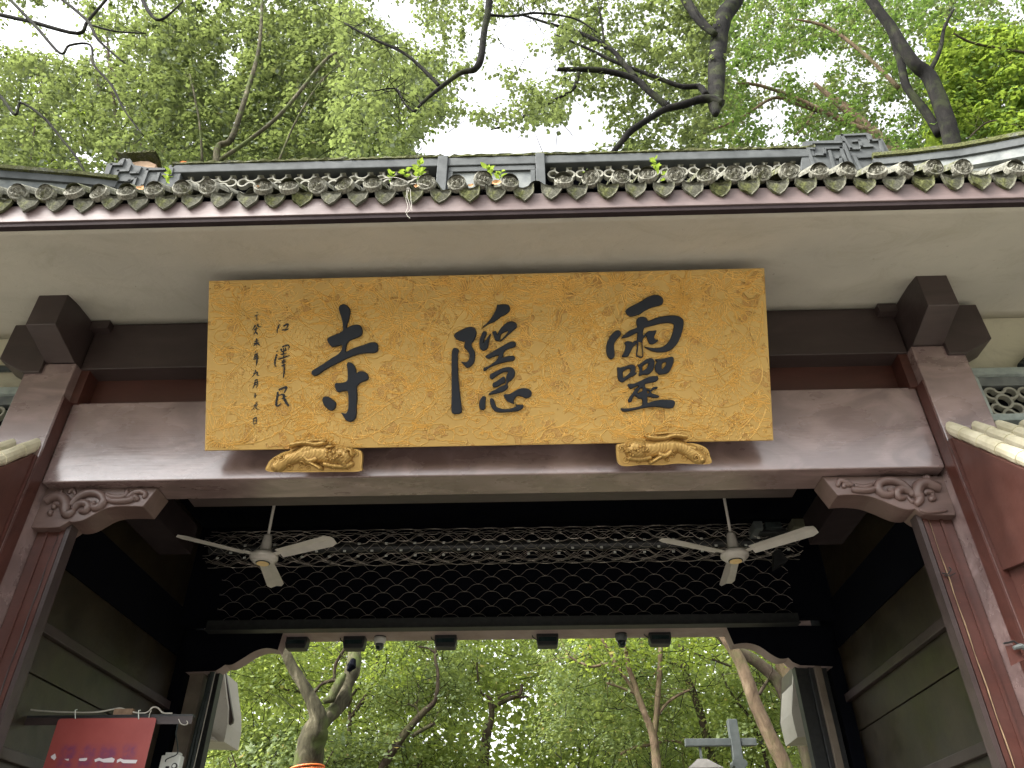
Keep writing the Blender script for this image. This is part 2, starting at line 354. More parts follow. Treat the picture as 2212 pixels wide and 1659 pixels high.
# soffit: gently coved sheet from the upper beam out to the eave board
def soffit():
    V = []; F = []; nx, ny = 60, 14
    for i in range(nx+1):
        x = -9.2 + 18.4*i/nx + XC
        for j in range(ny+1):
            t = j/ny; y = 3.53 + (5.02-3.53)*t
            if abs(x-XC) > 3.775: y = 3.53 + (5.17-3.53)*t
            z = ZB + .02 + (5.90-ZB-.02)*(1-(1-t)**1.6)
            V.append((x, y, z))
    for i in range(nx):
        for j in range(ny):
            a = i*(ny+1)+j; F.append((a, a+1, a+ny+2, a+ny+1))
    b = MB().add(V, F); n = len(V)
    return b
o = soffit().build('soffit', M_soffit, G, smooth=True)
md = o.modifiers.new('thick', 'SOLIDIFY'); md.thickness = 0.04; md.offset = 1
# eave board + dark lower batten
MB().box(-9.5, 9.0, 3.475, 3.52, ZF, 5.665).build('fascia_board', M_fascia, G, bevel=0.004)
MB().box(-9.5, 9.0, 3.485, 3.527, ZB, ZF-.003).build('fascia_batten', M_batten, G)
# roof body: front and back slope
S = R(41)
EY, EZ = 3.50, 5.70
def slope(t): return (EY + t*math.cos(S), EZ + t*math.sin(S))
yr, zr = slope(2.3)
MB().prism([(-9.5, EY, EZ+.02), (-9.5, EY+0.08, EZ-0.02), (-9.5, yr+.05, zr-0.15), (-9.5, yr+.05, zr+0.02)], (18.5, 0, 0)).build('roof_slab', M_black, G)
MB().prism([(-9.5, yr+.052, zr), (-9.5, yr+.052, zr-0.15), (-9.5, 9.3, 5.72), (-9.5, 9.3, 5.87)], (18.5, 0, 0)).build('roof_slab', M_ridge, G)
# barrel tile rows with round end discs, drip tiles between them
def barrel(L, r, mname):
    b = MB(); n = 8; segs = int(L/0.24)
    b_idx = []
    for s in range(segs):
        t0, t1 = s*L/segs, (s+1)*L/segs - 0.004
        for (t, rr) in ((t0, r), (t1, r*0.93)):
            for k in range(n+1):
                a = math.pi*(k/n)
                b.v.append((rr*math.cos(a), t*math.cos(S) - rr*math.sin(a)*math.sin(S), t*math.sin(S) + rr*math.sin(a)*math.cos(S)))
        o_ = s*2*(n+1)
        for k in range(n): b.f.append((o_+k, o_+k+1, o_+n+1+k+1, o_+n+1+k))
    return b
bar_me = barrel(2.2, 0.062, 'b').mesh('tile_row', M_tile)
bar_me2 = barrel(1.9, 0.062, 'b').mesh('tile_row', M_tile)
def disc_mesh(seed):
    rnd = random.Random(seed); b = MB(); n = 20; r = 0.064
    prof = [(0, .006), (.2, .014), (.36, .004), (.48, .012), (.6, .003), (.7, .010), (.78, .004), (.9, .009), (1.0, .006), (1.0, -.03)]
    for (q, h) in prof[1:]:
        for k in range(n):
            a = 2*math.pi*k/n; hh = h + (0.008*math.sin(3*a+seed+q*6)+0.005*math.sin(5*a+2*seed-q*5) if q < .75 else 0) + rnd.uniform(-.0012, .0012)
            rr = r*q*(1+rnd.uniform(-.02, .02)); b.v.append((rr*math.cos(a), -hh, rr*math.sin(a)))
    m_ = len(prof)-1
    for i in range(m_-1):
        for k in range(n): b.f.append((i*n+k, i*n+(k+1) % n, (i+1)*n+(k+1) % n, (i+1)*n+k))
    b.v.append((0, -.012, 0)); c = len(b.v)-1
    for k in range(n): b.f.append((c, (k+1) % n, k))
    return b.mesh('end_disc', M_disc)
M_disc = mossy('mossy_end_disc', (0.17, 0.165, 0.14), (0.30, 0.29, 0.245), 0.42)
disc_me = [disc_mesh(s) for s in range(4)]
def drip_mesh(seed):
    rnd = random.Random(seed); b = MB()
    # curved shield: concave top, pointed foot, with a raised rim
    top = []; W = 0.070
    outl = [(-W, .03), (-W*1.0, -.015), (-W*.82, -.05), (-W*.45, -.080), (0, -.105), (W*.45, -.080), (W*.82, -.05), (W*1.0, -.015), (W, .03)]
    topc = [(W*.6, .018), (W*.25, .008), (0, .005), (-W*.25, .008), (-W*.6, .018)]
    outl = [(x*(1+rnd.uniform(-.07, .07)), z+rnd.uniform(-.007, .007)) for x, z in outl]
    pts = outl + topc; n = len(pts)
    inn = [(x*.8, z*.78-.006) for x, z in pts]
    b.v += [(x, -.004+rnd.uniform(-.002, .002), z) for x, z in pts] + [(x, .006+rnd.uniform(-.003, .003), z) for x, z in inn] + [(x, .018, z) for x, z in pts]
    for k in range(n):
        k2 = (k+1) % n; b.f.append((k, k2, n+k2, n+k)); b.f.append((k2, k, 2*n+k, 2*n+k2))
    b.f.append(tuple(range(n, 2*n))); b.f.append(tuple(range(3*n-1, 2*n-1, -1)))
    # trough behind it running up the slope
    o_ = len(b.v); m_ = 7
    for t in (0.0, 0.9):
        for k in range(m_):
            a = math.pi*(1+k/(m_-1)); x = W*math.cos(a); h = 0.042*math.sin(a)+.03
            b.v.append((x, .01+t*math.cos(S), h+t*math.sin(S)))
    for k in range(m_-1): b.f.append((o_+k, o_+k+1, o_+m_+k+1, o_+m_+k))
    return b.mesh('drip_tile', M_drip)
drip_me = [drip_mesh(s) for s in range(4)]
discs = [(37,413),(97,415),(158,411),(212,415),(272,413),(332,408),(392,405),(448,403),(568,402),(623,401),(685,400),(743,398),(804,395),(862,395),(921,393),(986,395),(1044,385),(1101,393),(1217,388),(1277,382),(1341,382),(1399,375),(1459,377),(1526,377),(1585,373),(1646,372),(1705,367),(1770,367),(1830,365),(1896,367),(1958,365),(2018,360),(2081,360),(2195,362)]
p0 = at(37, 413, 3.42)
xs = [at(a, b, 3.42) for a, b in discs]
pitch = 0.1875
x_first = xs[0].x; 
def jit(s): return random.uniform(-s, s)
allx = [(p.x, p.z, True) for p in xs]
for k in range(1, 14): allx.append((x_first - pitch*k, xs[0].z, True))
for k in range(1, 16): allx.append((xs[-1].x + pitch*k, xs[-1].z, True))
gaps = [(at(510, 404, 3.42).x, 5.74), (at(1160, 392, 3.42).x, 5.74), (at(2138, 362, 3.42).x, 5.75)]
MEANZ = sum(p.z for p in xs)/len(xs)
for i, (x, z, _) in enumerate(sorted(allx)):
    zz = MEANZ + (z-MEANZ)*0.8
    o = mkobj('tile_row', bar_me, G, (x, 3.43, zz)); o.rotation_euler = (jit(.015), 0, jit(.02))
    d = mkobj('end_disc', disc_me[i % 4], o); d.location = (jit(.003), -.004, jit(.003)); d.rotation_euler = (R(14)+jit(.08), jit(3.0), jit(.10))
for x, z in gaps:
    o = mkobj('tile_row', bar_me2, G, (x, 3.43+.25, MEANZ+.2))
xsall = sorted(a[0] for a in allx)
full = sorted(xsall + [g_[0] for g_ in gaps])
for i in range(len(full)-1):
    xm = (full[i]+full[i+1])/2 
    if full[i+1]-full[i] > .3: continue
    o = mkobj('drip_tile', drip_me[i % 4], G, (xm+jit(.008), 3.44+jit(.008), MEANZ-.068+jit(.008))); o.rotation_euler = (R(8)+jit(.06), jit(.08), jit(.08))
# ---- ridge wall with ring lattice
RY = 5.3
ridge = MB().box(-3.68, 3.0, RY-.03, RY+.09, 7.2, 7.78).build('ridge_wall', M_ridge, G)
MB().box(-3.70, 3.02, RY+.10, RY+.13, 7.78, 8.16).build('lattice_backing', M_black, ridge)
MB().box(-3.72, 3.02, RY-.09, RY+.17, 8.163, 8.292).build('ridge_beam', M_ridge, ridge, bevel=0.01)
def rough_cap(x0, x1, y0, y1, z0, h, n=140):
    b = MB()
    for i in range(n+1):
        x = x0+(x1-x0)*i/n
        dz = random.uniform(-.008, .014); b.v += [(x, y0+jit(.008), z0), (x, y0+jit(.012), z0+h*.6+dz), (x, (y0+y1)/2, z0+h+dz), (x, y1, z0)]
    for i in range(n):
        for k in range(3): b.f.append((i*4+k, i*4+k+1, i*4+5+k, i*4+4+k))
        b.f.append((i*4+3, i*4, i*4+4, i*4+7))
    return b
rough_cap(-3.74, 3.04, RY-.10, RY+.19, 8.295, .045).build('mossy_coping', M_ridgemoss, ridge)
for xa, xb in ((-.905, -.80), (.12, .215)):
    MB().box(xa, xb, RY-.115, RY+.02, 7.2, 8.30).build('ridge_post', M_ridge, G, bevel=0.006)
cp = MB().box(-.798, .118, RY-.05, RY-.032, 7.2, 8.16).build('centre_panel', M_ridgel, G)
MB().box(-.79, .11, RY-.075, RY-.052, 8.085, 8.155).build('panel_moulding', M_ridge, cp)
MB().box(-.79, -.745, RY-.075, RY-.052, 7.3, 8.08).build('panel_moulding', M_ridge, cp)
MB().box(.065, .11, RY-.075, RY-.052, 7.3, 8.08).build('panel_moulding', M_ridge, cp)
def arc_mesh(a0, a1, r, t=0.014, dp=0.05, n=16, name='ring_tile', m_=None):
    b = MB(); k = n
    for i in range(k+1):
        a = R(a0+(a1-a0)*i/k)
        for (rr, y) in ((r, 0), (r, dp), (r-t, dp), (r-t, 0)): b.v.append((rr*math.cos(a), y, rr*math.sin(a)))
    for i in range(k):
        for q in range(4): b.f.append((i*4+q, i*4+(q+1) % 4, i*4+4+(q+1) % 4, i*4+4+q))
    if abs(a1-a0) < 359: b.f += [(0, 1, 2, 3), (k*4+3, k*4+2, k*4+1, k*4)]
    return b.mesh(name, M_ring, smooth=False)
def lattice(parent, x0, x1, zc, y, px_):
    k = px_/.2915; r = .078*k
    ring = arc_mesh(0, 360, r, .019); cup = arc_mesh(185, 355, .06*k, .019, name='arc_tile'); cap_ = arc_mesh(5, 175, .06*k, .019, name='arc_tile')
    ul = arc_mesh(55, 285, .064*k, .019, name='arc_tile'); ur = arc_mesh(-105, 125, .064*k, .019, name='arc_tile'); ll = arc_mesh(75, 305, .064*k, .019, name='arc_tile'); lr = arc_mesh(-125, 105, .064*k, .019, name='arc_tile')
    x = x0 + px_/2
    while x < x1 - px_*.3:
        for me, dx, dz in ((ring, 0, 0), (cup, 0, .137), (cap_, 0, -.137), (ul, -.082, .083), (ur, .082, .083), (ll, -.082, -.083), (lr, .082, -.083)):
            o = mkobj(me.name.split('.')[0], me, parent, (x+dx*k, y+jit(.003), zc+dz*k)); o.rotation_euler = (jit(.03), jit(.03), jit(.03))
        x += px_
lattice(ridge, -3.60, -.92, 8.135, RY-.03, .2915)
lattice(ridge, .24, 2.96, 8.135, RY-.03, .2915)
# fret-pattern ridge ornaments (outline and key bands)
def cropP(ox, oy, s): return lambda x, y: ((ox+x/s)*.5486, (oy+y/s)*.5486)
lat_dz = None
def fret(outline, bands, P, Y, parent):
    b = MB().prism([at(*P(x, y), Y) for x, y in outline], (0, .26, 0)).build('fret_ornament', M_ridge, parent, bevel=.006)
    for pl in bands:
        pts = [at(*P(x, y), Y) for x, y in pl]
        for a, c in zip(pts[:-1], pts[1:]):
            d = (c-a); L = d.length; d.normalize(); n_ = Vector((0, 1, 0)).cross(d)*0.014
            e = d*.014
            MB().prism([a-e-n_, c+e-n_, c+e+n_, a-e+n_], (0, -.022, 0)).build('fret_band', M_ridge, b)
    return b
PR = cropP(3100, 500, 2.373)
fret([(140,140),(180,130),(440,120),(455,75),(745,50),(790,70),(800,110),(890,105),(985,285),(1000,420),(900,520),(240,520),(130,400)],
     [[(190,215),(250,390),(255,480)],[(240,215),(190,215)],[(240,160),(520,155),(620,420)],[(270,270),(345,270),(345,212),(495,208),(560,380)],[(390,240),(435,390)],[(455,300),(490,295),(505,370)],
      [(505,90),(740,80),(775,140),(855,133),(905,285)],[(505,90),(590,215),(660,215)],[(610,145),(665,140),(690,195),(785,190)],[(615,270),(690,420)],[(670,295),(870,285),(850,230)]], PR, RY-.08, G)
PL = cropP(350, 580, 2.949)
fret([(140,400),(210,190),(265,175),(330,180),(370,135),(430,130),(480,130),(520,200),(680,230),(950,240),(1095,230),(1060,330),(1000,600),(300,620),(130,500)],
     [[(200,400),(270,215),(385,215),(410,155)],[(320,355),(350,290),(460,285),(485,225)],[(500,310),(575,310),(605,250)],[(250,400),(480,400),(555,365),(530,440)],[(630,440),(690,275),(880,270)],[(790,410),(820,320)],[(870,335),(955,335),(975,260)],[(940,290),(955,235)]], PL, RY-.08, G)
MB().prism([at(*PL(x, y), RY-.02) for x, y in [(500,225),(480,180),(600,160),(700,165),(780,200),(760,235)]], (0, .2, 0)).build('broken_render', simple('exposed_brick', (0.28, 0.17, 0.10), (0.42, 0.30, 0.20), 14, 0.9, 0.8), G)
rough_cap(at(*PL(370, 128), RY).x, at(*PL(800, 150), RY).x, RY-.1, RY+.12, at(*PL(500, 150), RY).z, .035, 20).build('mossy_coping', M_ridgemoss, G)
# falling verge ridges outside the ornaments
def fall(pts, name='verge_ridge'):
    for (lo, hi, yo, mt, nm) in ((-.80, -.245, 0.02, M_ridgel, 'verge_board'), (-.24, -.03, -.03, M_ridgel, 'verge_board'), (-.12, -.025, -.06, M_ridge, 'verge_moulding'), (-.02, .03, -.09, M_ridgemoss, 'verge_coping')):
        b = MB(); n = len(pts)
        for p in pts:
            b.v += [(p.x, p.y+yo, p.z+lo), (p.x, p.y+yo, p.z+hi), (p.x, p.y+.25, p.z+hi), (p.x, p.y+.25, p.z+lo)]
        for i in range(n-1):
            for k in range(4): b.f.append((i*4+k, i*4+(k+1) % 4, i*4+4+(k+1) % 4, i*4+4+k))
        b.f += [(0, 1, 2, 3), (n*4-1, n*4-2, n*4-3, n*4-4)]
        b.build(nm, mt, G)
fall([at(1880, 349, 5.25), at(1960, 342, 5.12), at(2060, 330, 4.95), at(2140, 316, 4.8), at(2212, 302, 4.65), at(2400, 262, 4.3), at(2600, 215, 3.95)])
fall([at(260, 397, 5.25), at(180, 388, 5.12), at(90, 381, 4.95), at(0, 374, 4.8), at(-150, 356, 4.5), at(-350, 325, 4.1)])
# ---- carved corner brackets of the front opening
def carved(P, Y, outline, scrolls, parent, ext, matl, smat, nm='carved_bracket'):
    o = MB().prism([at(*P(x, y), Y) for x, y in outline], (0, ext, 0)).build(nm, matl, parent, bevel=.006)
    for pts, wpx in scrolls:
        pp = [at(*P(x, y), Y-.002) for x, y in catmull(pts, 5)]
        n = len(pp); rad = [max(.004, wpx/2*.00155*math.sin(math.pi*min(1, .15+.85*i/n))**.35) for i in range(n)]
        b = MB().tube(pp, rad, 8)
        c0 = Y
        b.v = [(x, c0+(y-c0)*1.25, z) for x, y, z in b.v]
        b.build('scroll', smat, o, smooth=True)
    return o
def catmull(pts, k=4, closed=False):
    out = []; n = len(pts)
    rng = range(n) if closed else range(n-1)
    for i in rng:
        g_ = lambda j: pts[j % n] if closed else pts[max(0, min(n-1, j))]
        p0_, p1, p2, p3 = g_(i-1), g_(i), g_(i+1), g_(i+2)
        for s in range(k):
            t = s/k
            out.append(tuple(.5*((2*b)+(-a+c)*t+(2*a-5*b+4*c-d)*t*t+(-a+3*b-3*c+d)*t**3) for a, b, c, d in zip(p0_, p1, p2, p3)))
    if not closed: out.append(tuple(pts[-1]))
    return out
QL = cropP(100, 1850, 2.765)
prof = [(150,195),(1440,195),(1280,400)] + catmull([(1280,400),(1150,397),(980,400),(850,430),(730,495),(620,550),(520,568),(470,560)], 3)[1:] + catmull([(470,560),(400,605),(330,628),(60,632)], 3)[1:]
carved(QL, 5.15, prof, [([(225,350),(300,310),(400,310),(450,380),(440,460),(470,490),(540,440)], 55), ([(300,480),(270,475),(290,460)], 30),([(310,430),(330,380),(390,390),(410,450)], 30),
    ([(500,400),(560,320),(680,260),(800,265),(860,330),(830,390),(760,420),(730,380),(770,350)], 42), ([(510,380),(600,300),(700,270)], 20), ([(520,440),(580,380),(660,370),(690,410),(650,455),(590,455)], 40),
    ([(870,290),(940,340),(1050,345),(1150,330),(1190,300),(1220,320),(1190,335)], 34), ([(1110,310),(1180,260),(1260,240),(1310,270),(1280,310)], 30), ([(880,270),(960,300),(1060,300),(1110,260),(1100,215)], 30), ([(600,330),(660,350),(700,345)], 18), ([(340,240),(380,260),(400,225)], 20), ([(470,260),(520,215),(550,280)], 22)], G, .22, M_carve, M_carve)
QR = cropP(3150, 1830, 2.765)
prof = [(1580,120),(240,125),(410,335)] + catmull([(410,335),(560,325),(740,340),(880,385),(1010,440),(1120,480),(1210,490),(1255,480)], 3)[1:] + catmull([(1255,480),(1310,520),(1390,545),(1700,548)], 3)[1:]
carved(QR, 5.15, prof, [([(1520,260),(1450,240),(1360,210),(1290,240),(1270,310),(1300,380),(1260,440)], 60), ([(1350,330),(1370,300),(1430,310),(1450,350)], 30), ([(1440,400),(1430,370),(1480,370)], 34), ([(1320,290),(1360,250),(1440,260)], 24),
    ([(1230,340),(1150,250),(1050,190),(940,180),(860,210),(850,270),(900,320),(980,330),(1000,290),(950,270)], 44), ([(1250,340),(1180,290),(1100,270),(1050,310),(1080,360),(1150,360)], 42),
    ([(560,270),(640,280),(760,280),(850,240)], 36), ([(590,230),(700,250),(790,210)], 30), ([(570,230),(490,190),(430,180),(410,240)], 30), ([(480,255),(480,215),(540,235)], 24), ([(1340,150),(1380,135),(1400,170),(1370,200)], 26), ([(1170,350),(1210,400),(1245,415)], 16), ([(1300,490),(1400,520),(1600,500)], 20)], G, .22, M_carve, M_carve)
# ---- door jambs under the lower beam
for sgn in (-1, 1):
    X = lambda x: x if sgn > 0 else mx(x)
    def bx(x0, x1, *r): a, b = sorted((X(x0), X(x1))); return (a, b, *r)
    MB().box(*bx(2.83, 3.058, 5.23, 5.36, 0, 4.394)).build('door_jamb', M_red, G, bevel=.006)
    MB().box(*bx(2.795, 2.828, 5.20, 5.30, 0, 4.36)).build('jamb_moulding', M_dark, G)
    MB().box(*bx(2.84, 2.87, 5.212, 5.228, 0, 4.36)).build('jamb_moulding', M_red, G)
    MB().tube([(X(2.888)+.0025*math.sin(q*1.7), 5.222, 4.1-q*.1) for q in range(34)], [.0015+.0035*abs(math.sin(q*.9+.4))*(2 < q < 20) for q in range(34)], 6).build('jamb_moulding', M_wood if sgn > 0 else M_dark, G)
    MB().box(*bx(2.965, 2.985, 5.215, 5.228, 0, 4.36)).build('jamb_moulding', M_red, G)
# ---- passage: side walls, rails, ceiling, tie beams
for sgn in (-1, 1):
    X = lambda x: x if sgn > 0 else mx(x)
    def bx(x0, x1, *r): a, b = sorted((X(x0), X(x1))); return (a, b, *r)
    wl = MB().box(*bx(3.30, 3.50, 5.34, 8.55, 0, 5.6)).build('passage_wall', M_panel, G)
    zs = [0.02, 1.0, 1.9, 2.72, 3.28, 3.60, 4.12, 4.62]
    for z0, z1 in zip(zs[:-1], zs[1:]):
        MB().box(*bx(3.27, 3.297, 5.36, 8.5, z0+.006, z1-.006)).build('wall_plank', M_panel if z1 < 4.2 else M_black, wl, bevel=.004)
    MB().box(*bx(3.215, 3.268, 5.36, 8.5, 3.565, 3.645)).build('wall_rail', M_dark, wl, bevel=.006)
    MB().box(*bx(3.215, 3.268, 5.36, 8.5, 2.66, 2.74)).build('wall_rail', M_dark, wl, bevel=.006)
    MB().box(*bx(2.55, 2.85, 5.51, 6.7, 4.52, 4.8)).build('tie_beam', M_batten, G, bevel=.006)
MB().box(mx(3.5), 3.5, 5.34, 8.55, 5.62, 5.7).build('ceiling', M_black, G)
MB().box(mx(3.3), 3.3, 8.40, 8.5, 4.42, 5.6).build('rear_wall', M_black, G)
MB().box(mx(3.04), 3.04, 5.37, 5.42, 4.9, 5.6).build('inner_board', M_black, G)
# rear lintel, columns, carved brackets
MB().box(mx(3.05), 3.05, 8.51, 8.86, 4.365, 4.75).build('rear_lintel', M_lintel, G, bevel=.008)
for sgn in (-1, 1):
    X = lambda x: x if sgn > 0 else mx(x)
    def bx(x0, x1, *r): a, b = sorted((X(x0), X(x1))); return (a, b, *r)
    MB().box(*bx(*((2.96, 3.11) if sgn < 0 else (2.93, 3.12)), 8.56, 8.9, 0, 4.36)).build('rear_column', M_post if sgn < 0 else M_blackmetal, G, bevel=.006)
    if sgn > 0: MB().box(3.0-.02, 3.045, 8.5, 8.555, 0, 4.0).build('pale_strip', M_post, G)
    MB().box(*bx(2.80, 2.926, 8.60, 8.72, 0, 4.2)).build('rear_jamb', M_blackmetal, G)
    MB().box(*bx(3.165, 3.7, 8.56, 8.9, 0, 4.9)).build('rear_pier', M_black, G)
PB = lambda x, y: (x, y)
rp = [(400,1362),(613,1362),(600,1404)] + catmull([(600,1404),(575,1400),(548,1408),(520,1425),(500,1436),(486,1436)], 3)[1:] + [(478,1442),(466,1449),(400,1452)]
rb = MB().prism([at(x, y, 8.50) for x, y in rp], (0, .2, 0)).build('rear_bracket', M_lintel, G, bevel=.004)
MB().prism([at(x, y, 8.497) for x, y in [(x, y) for x, y in rp]], (0, -.004, 0)).build('bracket_face', M_black, rb)
rp2 = [(1800,1352),(1568,1352),(1585,1392)] + catmull([(1585,1392),(1612,1389),(1640,1396),(1665,1413),(1685,1423),(1703,1421)], 3)[1:] + [(1712,1430),(1728,1437),(1800,1440)]
rb = MB().prism([at(x, y, 8.50) for x, y in rp2], (0, .2, 0)).build('rear_bracket', M_lintel, G, bevel=.004)
MB().prism([at(x, y, 8.497) for x, y in rp2], (0, -.004, 0)).build('bracket_face', M_black, rb)
# cream rear eave ends seen beyond the far jambs
C4 = cropP(700, 2500, 3.165); C5 = cropP(3050, 2500, 3.167)
e1 = MB().prism([at(*C4(x, y), 9.35) for x, y in [(300,460),(575,460),(600,700),(625,900),(620,1110),(578,1332),(255,1322),(100,1322),(100,460)]], (0, .5, 0)).build('rear_eave_end', M_soffit, G)
MB().prism([at(*C4(x, y), 9.33) for x, y in [(290,1140),(500,1322),(255,1320),(150,1320)]], (0, -.05, 0)).build('eave_return', M_soffit, e1)
MB().prism([at(*C4(x, y), 9.4) for x, y in [(577,460),(596,460),(688,1040),(680,1090),(628,1125),(630,900)]], (0, .05, 0)).build('eave_trim', M_dark, e1)
e2 = MB().prism([at(*C5(x, y), 9.35) for x, y in [(240,400),(600,400),(600,1266),(480,1266),(285,1276),(240,1100),(215,970)]], (0, .5, 0)).build('rear_eave_end', M_soffit, G)
MB().prism([at(*C5(x, y), 9.33) for x, y in [(460,1180),(560,1262),(365,1264)]], (0, -.05, 0)).build('eave_return', M_soffit, e2)
MB().prism([at(*C5(x, y), 9.4) for x, y in [(225,400),(238,400),(213,970),(238,1100),(225,1080),(203,980)]], (0, .5, 0)).build('eave_trim', M_dark, e2)

# =================================================================== SIDE WINGS
for sgn in (-1, 1):
    X = lambda x: x if sgn > 0 else mx(x)
    def bx(x0, x1, *r): a, b = sorted((X(x0), X(x1))); return (a, b, *r)
    Wg = thing('side_wing', ('right' if sgn > 0 else 'left') + ' side wing of the gate with ' + ('brightly lit' if sgn > 0 else 'short') + ' cream verge tiles and ring lattice window', 'side wing', (X(3.9), 4.6, 0))
    xa = X(3.115); e = (X(3.35)-xa, 0, 0)
    MB().prism([(xa, 4.925, 4.60), (xa, 4.32, 3.99), (xa, 3.55, 3.22), (xa, 3.45, 3.12), (xa, 3.45, 0), (xa, 4.925, 0)], e).build('gable_wall', M_wallred, Wg, bevel=.004)
    # proud upper field above a Y-running ledge, framed panel below
    xb = X(3.075); e2_ = (X(3.113)-xb, 0, 0)
    MB().prism([(xb, 4.90, 4.555), (xb, 4.32, 3.97), (xb, 3.72, 3.37), (xb, 3.55, 3.30), (xb, 4.90, 3.54)], e2_).build('gable_field', M_wallred, Wg, bevel=.004)
    MB().box(*bx(3.085, 3.112, 3.6, 4.80, 2.2, 3.40)).build('gable_panel', M_red, Wg, bevel=.01)
    MB().box(*bx(3.06, 3.113, 4.905, 4.924, 0, 4.55)).build('corner_strip', M_red, Wg)
    # verge tubes falling towards the viewer
    sl_ = math.atan2(.69, .68)
    for k, dx in enumerate((0, .19, .38, .57)):
        xk = X(3.13 + dx)
        t = 0
        while t < 1.9:
            y = 4.98 - t*math.cos(sl_); z = 4.70 - t*math.sin(sl_)
            y2 = 4.98 - (t+.235)*math.cos(sl_); z2 = 4.70 - (t+.235)*math.sin(sl_)
            MB().tube([(xk, y, z), (xk, y2, z2)], [.046, .053], 12).build('verge_tile', M_creamtile, Wg, smooth=False)
            t += .22
        if k < 3:
            xm, xn = sorted((X(3.13+dx+.05), X(3.13+dx+.14)))
            MB().prism([(xm, 4.98, 4.64), (xm, 3.6, 3.25), (xm, 3.6, 3.19), (xm, 4.98, 4.58)], (xn-xm, 0, 0)).build('tile_channel', M_creamtile, Wg)
    # wall behind: grey-green sill wall, lattice window, cream wall above
    MB().box(*bx(3.462, 9, 5.12, 5.3, 0, 4.79)).build('sill_wall', M_ridge, Wg)
    MB().box(*bx(3.462, 9, 5.17, 5.32, 5.31, 6.0)).build('upper_wall', M_cream, Wg)
    MB().box(*bx(3.462, 9, 5.30, 5.34, 4.79, 5.31)).build('window_backing', M_black, Wg)
    fr = MB().box(*bx(3.50, 4.75, 5.06, 5.16, 5.235, 5.30)).build('window_frame', M_frame, Wg, bevel=.004)
    MB().box(*bx(3.50, 4.75, 5.06, 5.16, 4.80, 4.86)).build('frame_bar', M_frame, fr, bevel=.004)
    MB().box(*bx(3.50, 3.57, 5.062, 5.16, 4.861, 5.234)).build('frame_bar', M_frame, fr, bevel=.004)
    MB().box(*bx(4.68, 4.75, 5.062, 5.16, 4.861, 5.234)).build('frame_bar', M_frame, fr, bevel=.004)
    MB().box(*bx(3.572, 4.678, 5.10, 5.16, 5.15, 5.233)).build('frame_bar', M_ridgel, fr)
    x0_, x1_ = sorted((X(3.585), X(4.66)))
    lattice(fr, x0_, x1_, 4.995, 5.09, .262)
    if sgn < 0: MB().tube([(X(3.40), 5.0, 5.50), (X(3.6), 5.08, 5.50), (X(5), 5.08, 5.52)], .03, 8).build('wall_pipe', M_darkcable, Wg)
    else: MB().tube([(X(3.98), 5.1, 5.33), (X(4.3), 5.1, 5.62)], .035, 8).build('wall_pipe', M_darkcable, Wg)
# tile coping shadows etc come from real geometry

# =================================================================== ROLLING GRILLE
SG = thing('rolling_grille', 'half rolled wire shutter hanging dark at the far end of the passage', 'shutter', (XC, 8.1, 4.2))
def wave_pts(x0, x1, amp, lam, ph, n=10):
    # rounded crests, short flat troughs
    out = []; x = x0
    N = int((x1-x0)/lam*n)
    for i in range(N+1):
        x = x0+(x1-x0)*i/N; a = 2*math.pi*(x/lam)+ph; c = math.cos(a)
        out.append((x, amp*(1-2*abs(math.sin(a/2))**4.2)))
    return out
LAM = .297
x0w, x1w = -3.44, 2.79
def poly_tube(path, r, mb): mb.tube(path, r, 4, cap=False)
zc = 4.40
row = 0
while zc < 5.05:
    b = MB(); y = 8.2 - (zc-4.39)*.16
    poly_tube([(x, y - h*.16, zc+h) for x, h in wave_pts(x0w, x1w, .038, LAM, math.pi*row)], .0023, b)
    b.build('grille_wire', M_wire, SG)
    c = MB(); k = 0
    xx = x0w + ((.5*LAM) if row % 2 else 0)
    row += 1; zc += .078
# coil
rolls = MB(); 
for q in range(2):
    rr = .19 - .035*q; nw = 12 - 2*q
    for k in range(nw):
        a = 2*math.pi*k/nw + q
        b = MB() if q == 0 else rolls
        path = []
        for x, h in wave_pts(x0w, x1w, .040, LAM, math.pi*k, 8):
            aa = a + h/rr
            path.append((x, 7.65+rr*math.cos(aa), 4.98+rr*math.sin(aa)))
        poly_tube(path, .0029, b)
        if q == 0: b.build('coiled_wire', M_wire, SG)
tag(rolls.build('inner_coil_wires', M_wire, SG), kind='stuff')
MB().tube([(x0w, 7.65, 4.98), (x1w, 7.65, 4.98)], .05, 12).build('coil_shaft', M_blackmetal, SG)
clips = MB()
for k in range(22):
    for q, (dy, dz) in enumerate(((-.17, -.03), (-.15, -.10), (-.12, -.145))):
        x = x0w + .15 + LAM*(k + .5*(q % 2)) + jit(.01)
        if x < x1w-.1: clips.box(x-.014, x+.014, 7.65+dy-.004, 7.65+dy+.004, 4.98+dz-.010, 4.98+dz+.010)
tag(clips.build('wire_clips', M_boxw, SG), kind='stuff')
MB().box(-3.5, 2.8, 8.13, 8.24, 4.27, 4.385).build('bottom_rail', M_blackmetal, SG, bevel=.004)
MB().box(-3.5, 2.8, 8.10, 8.13, 4.268, 4.28).build('rail_lip', M_blackmetal, SG)
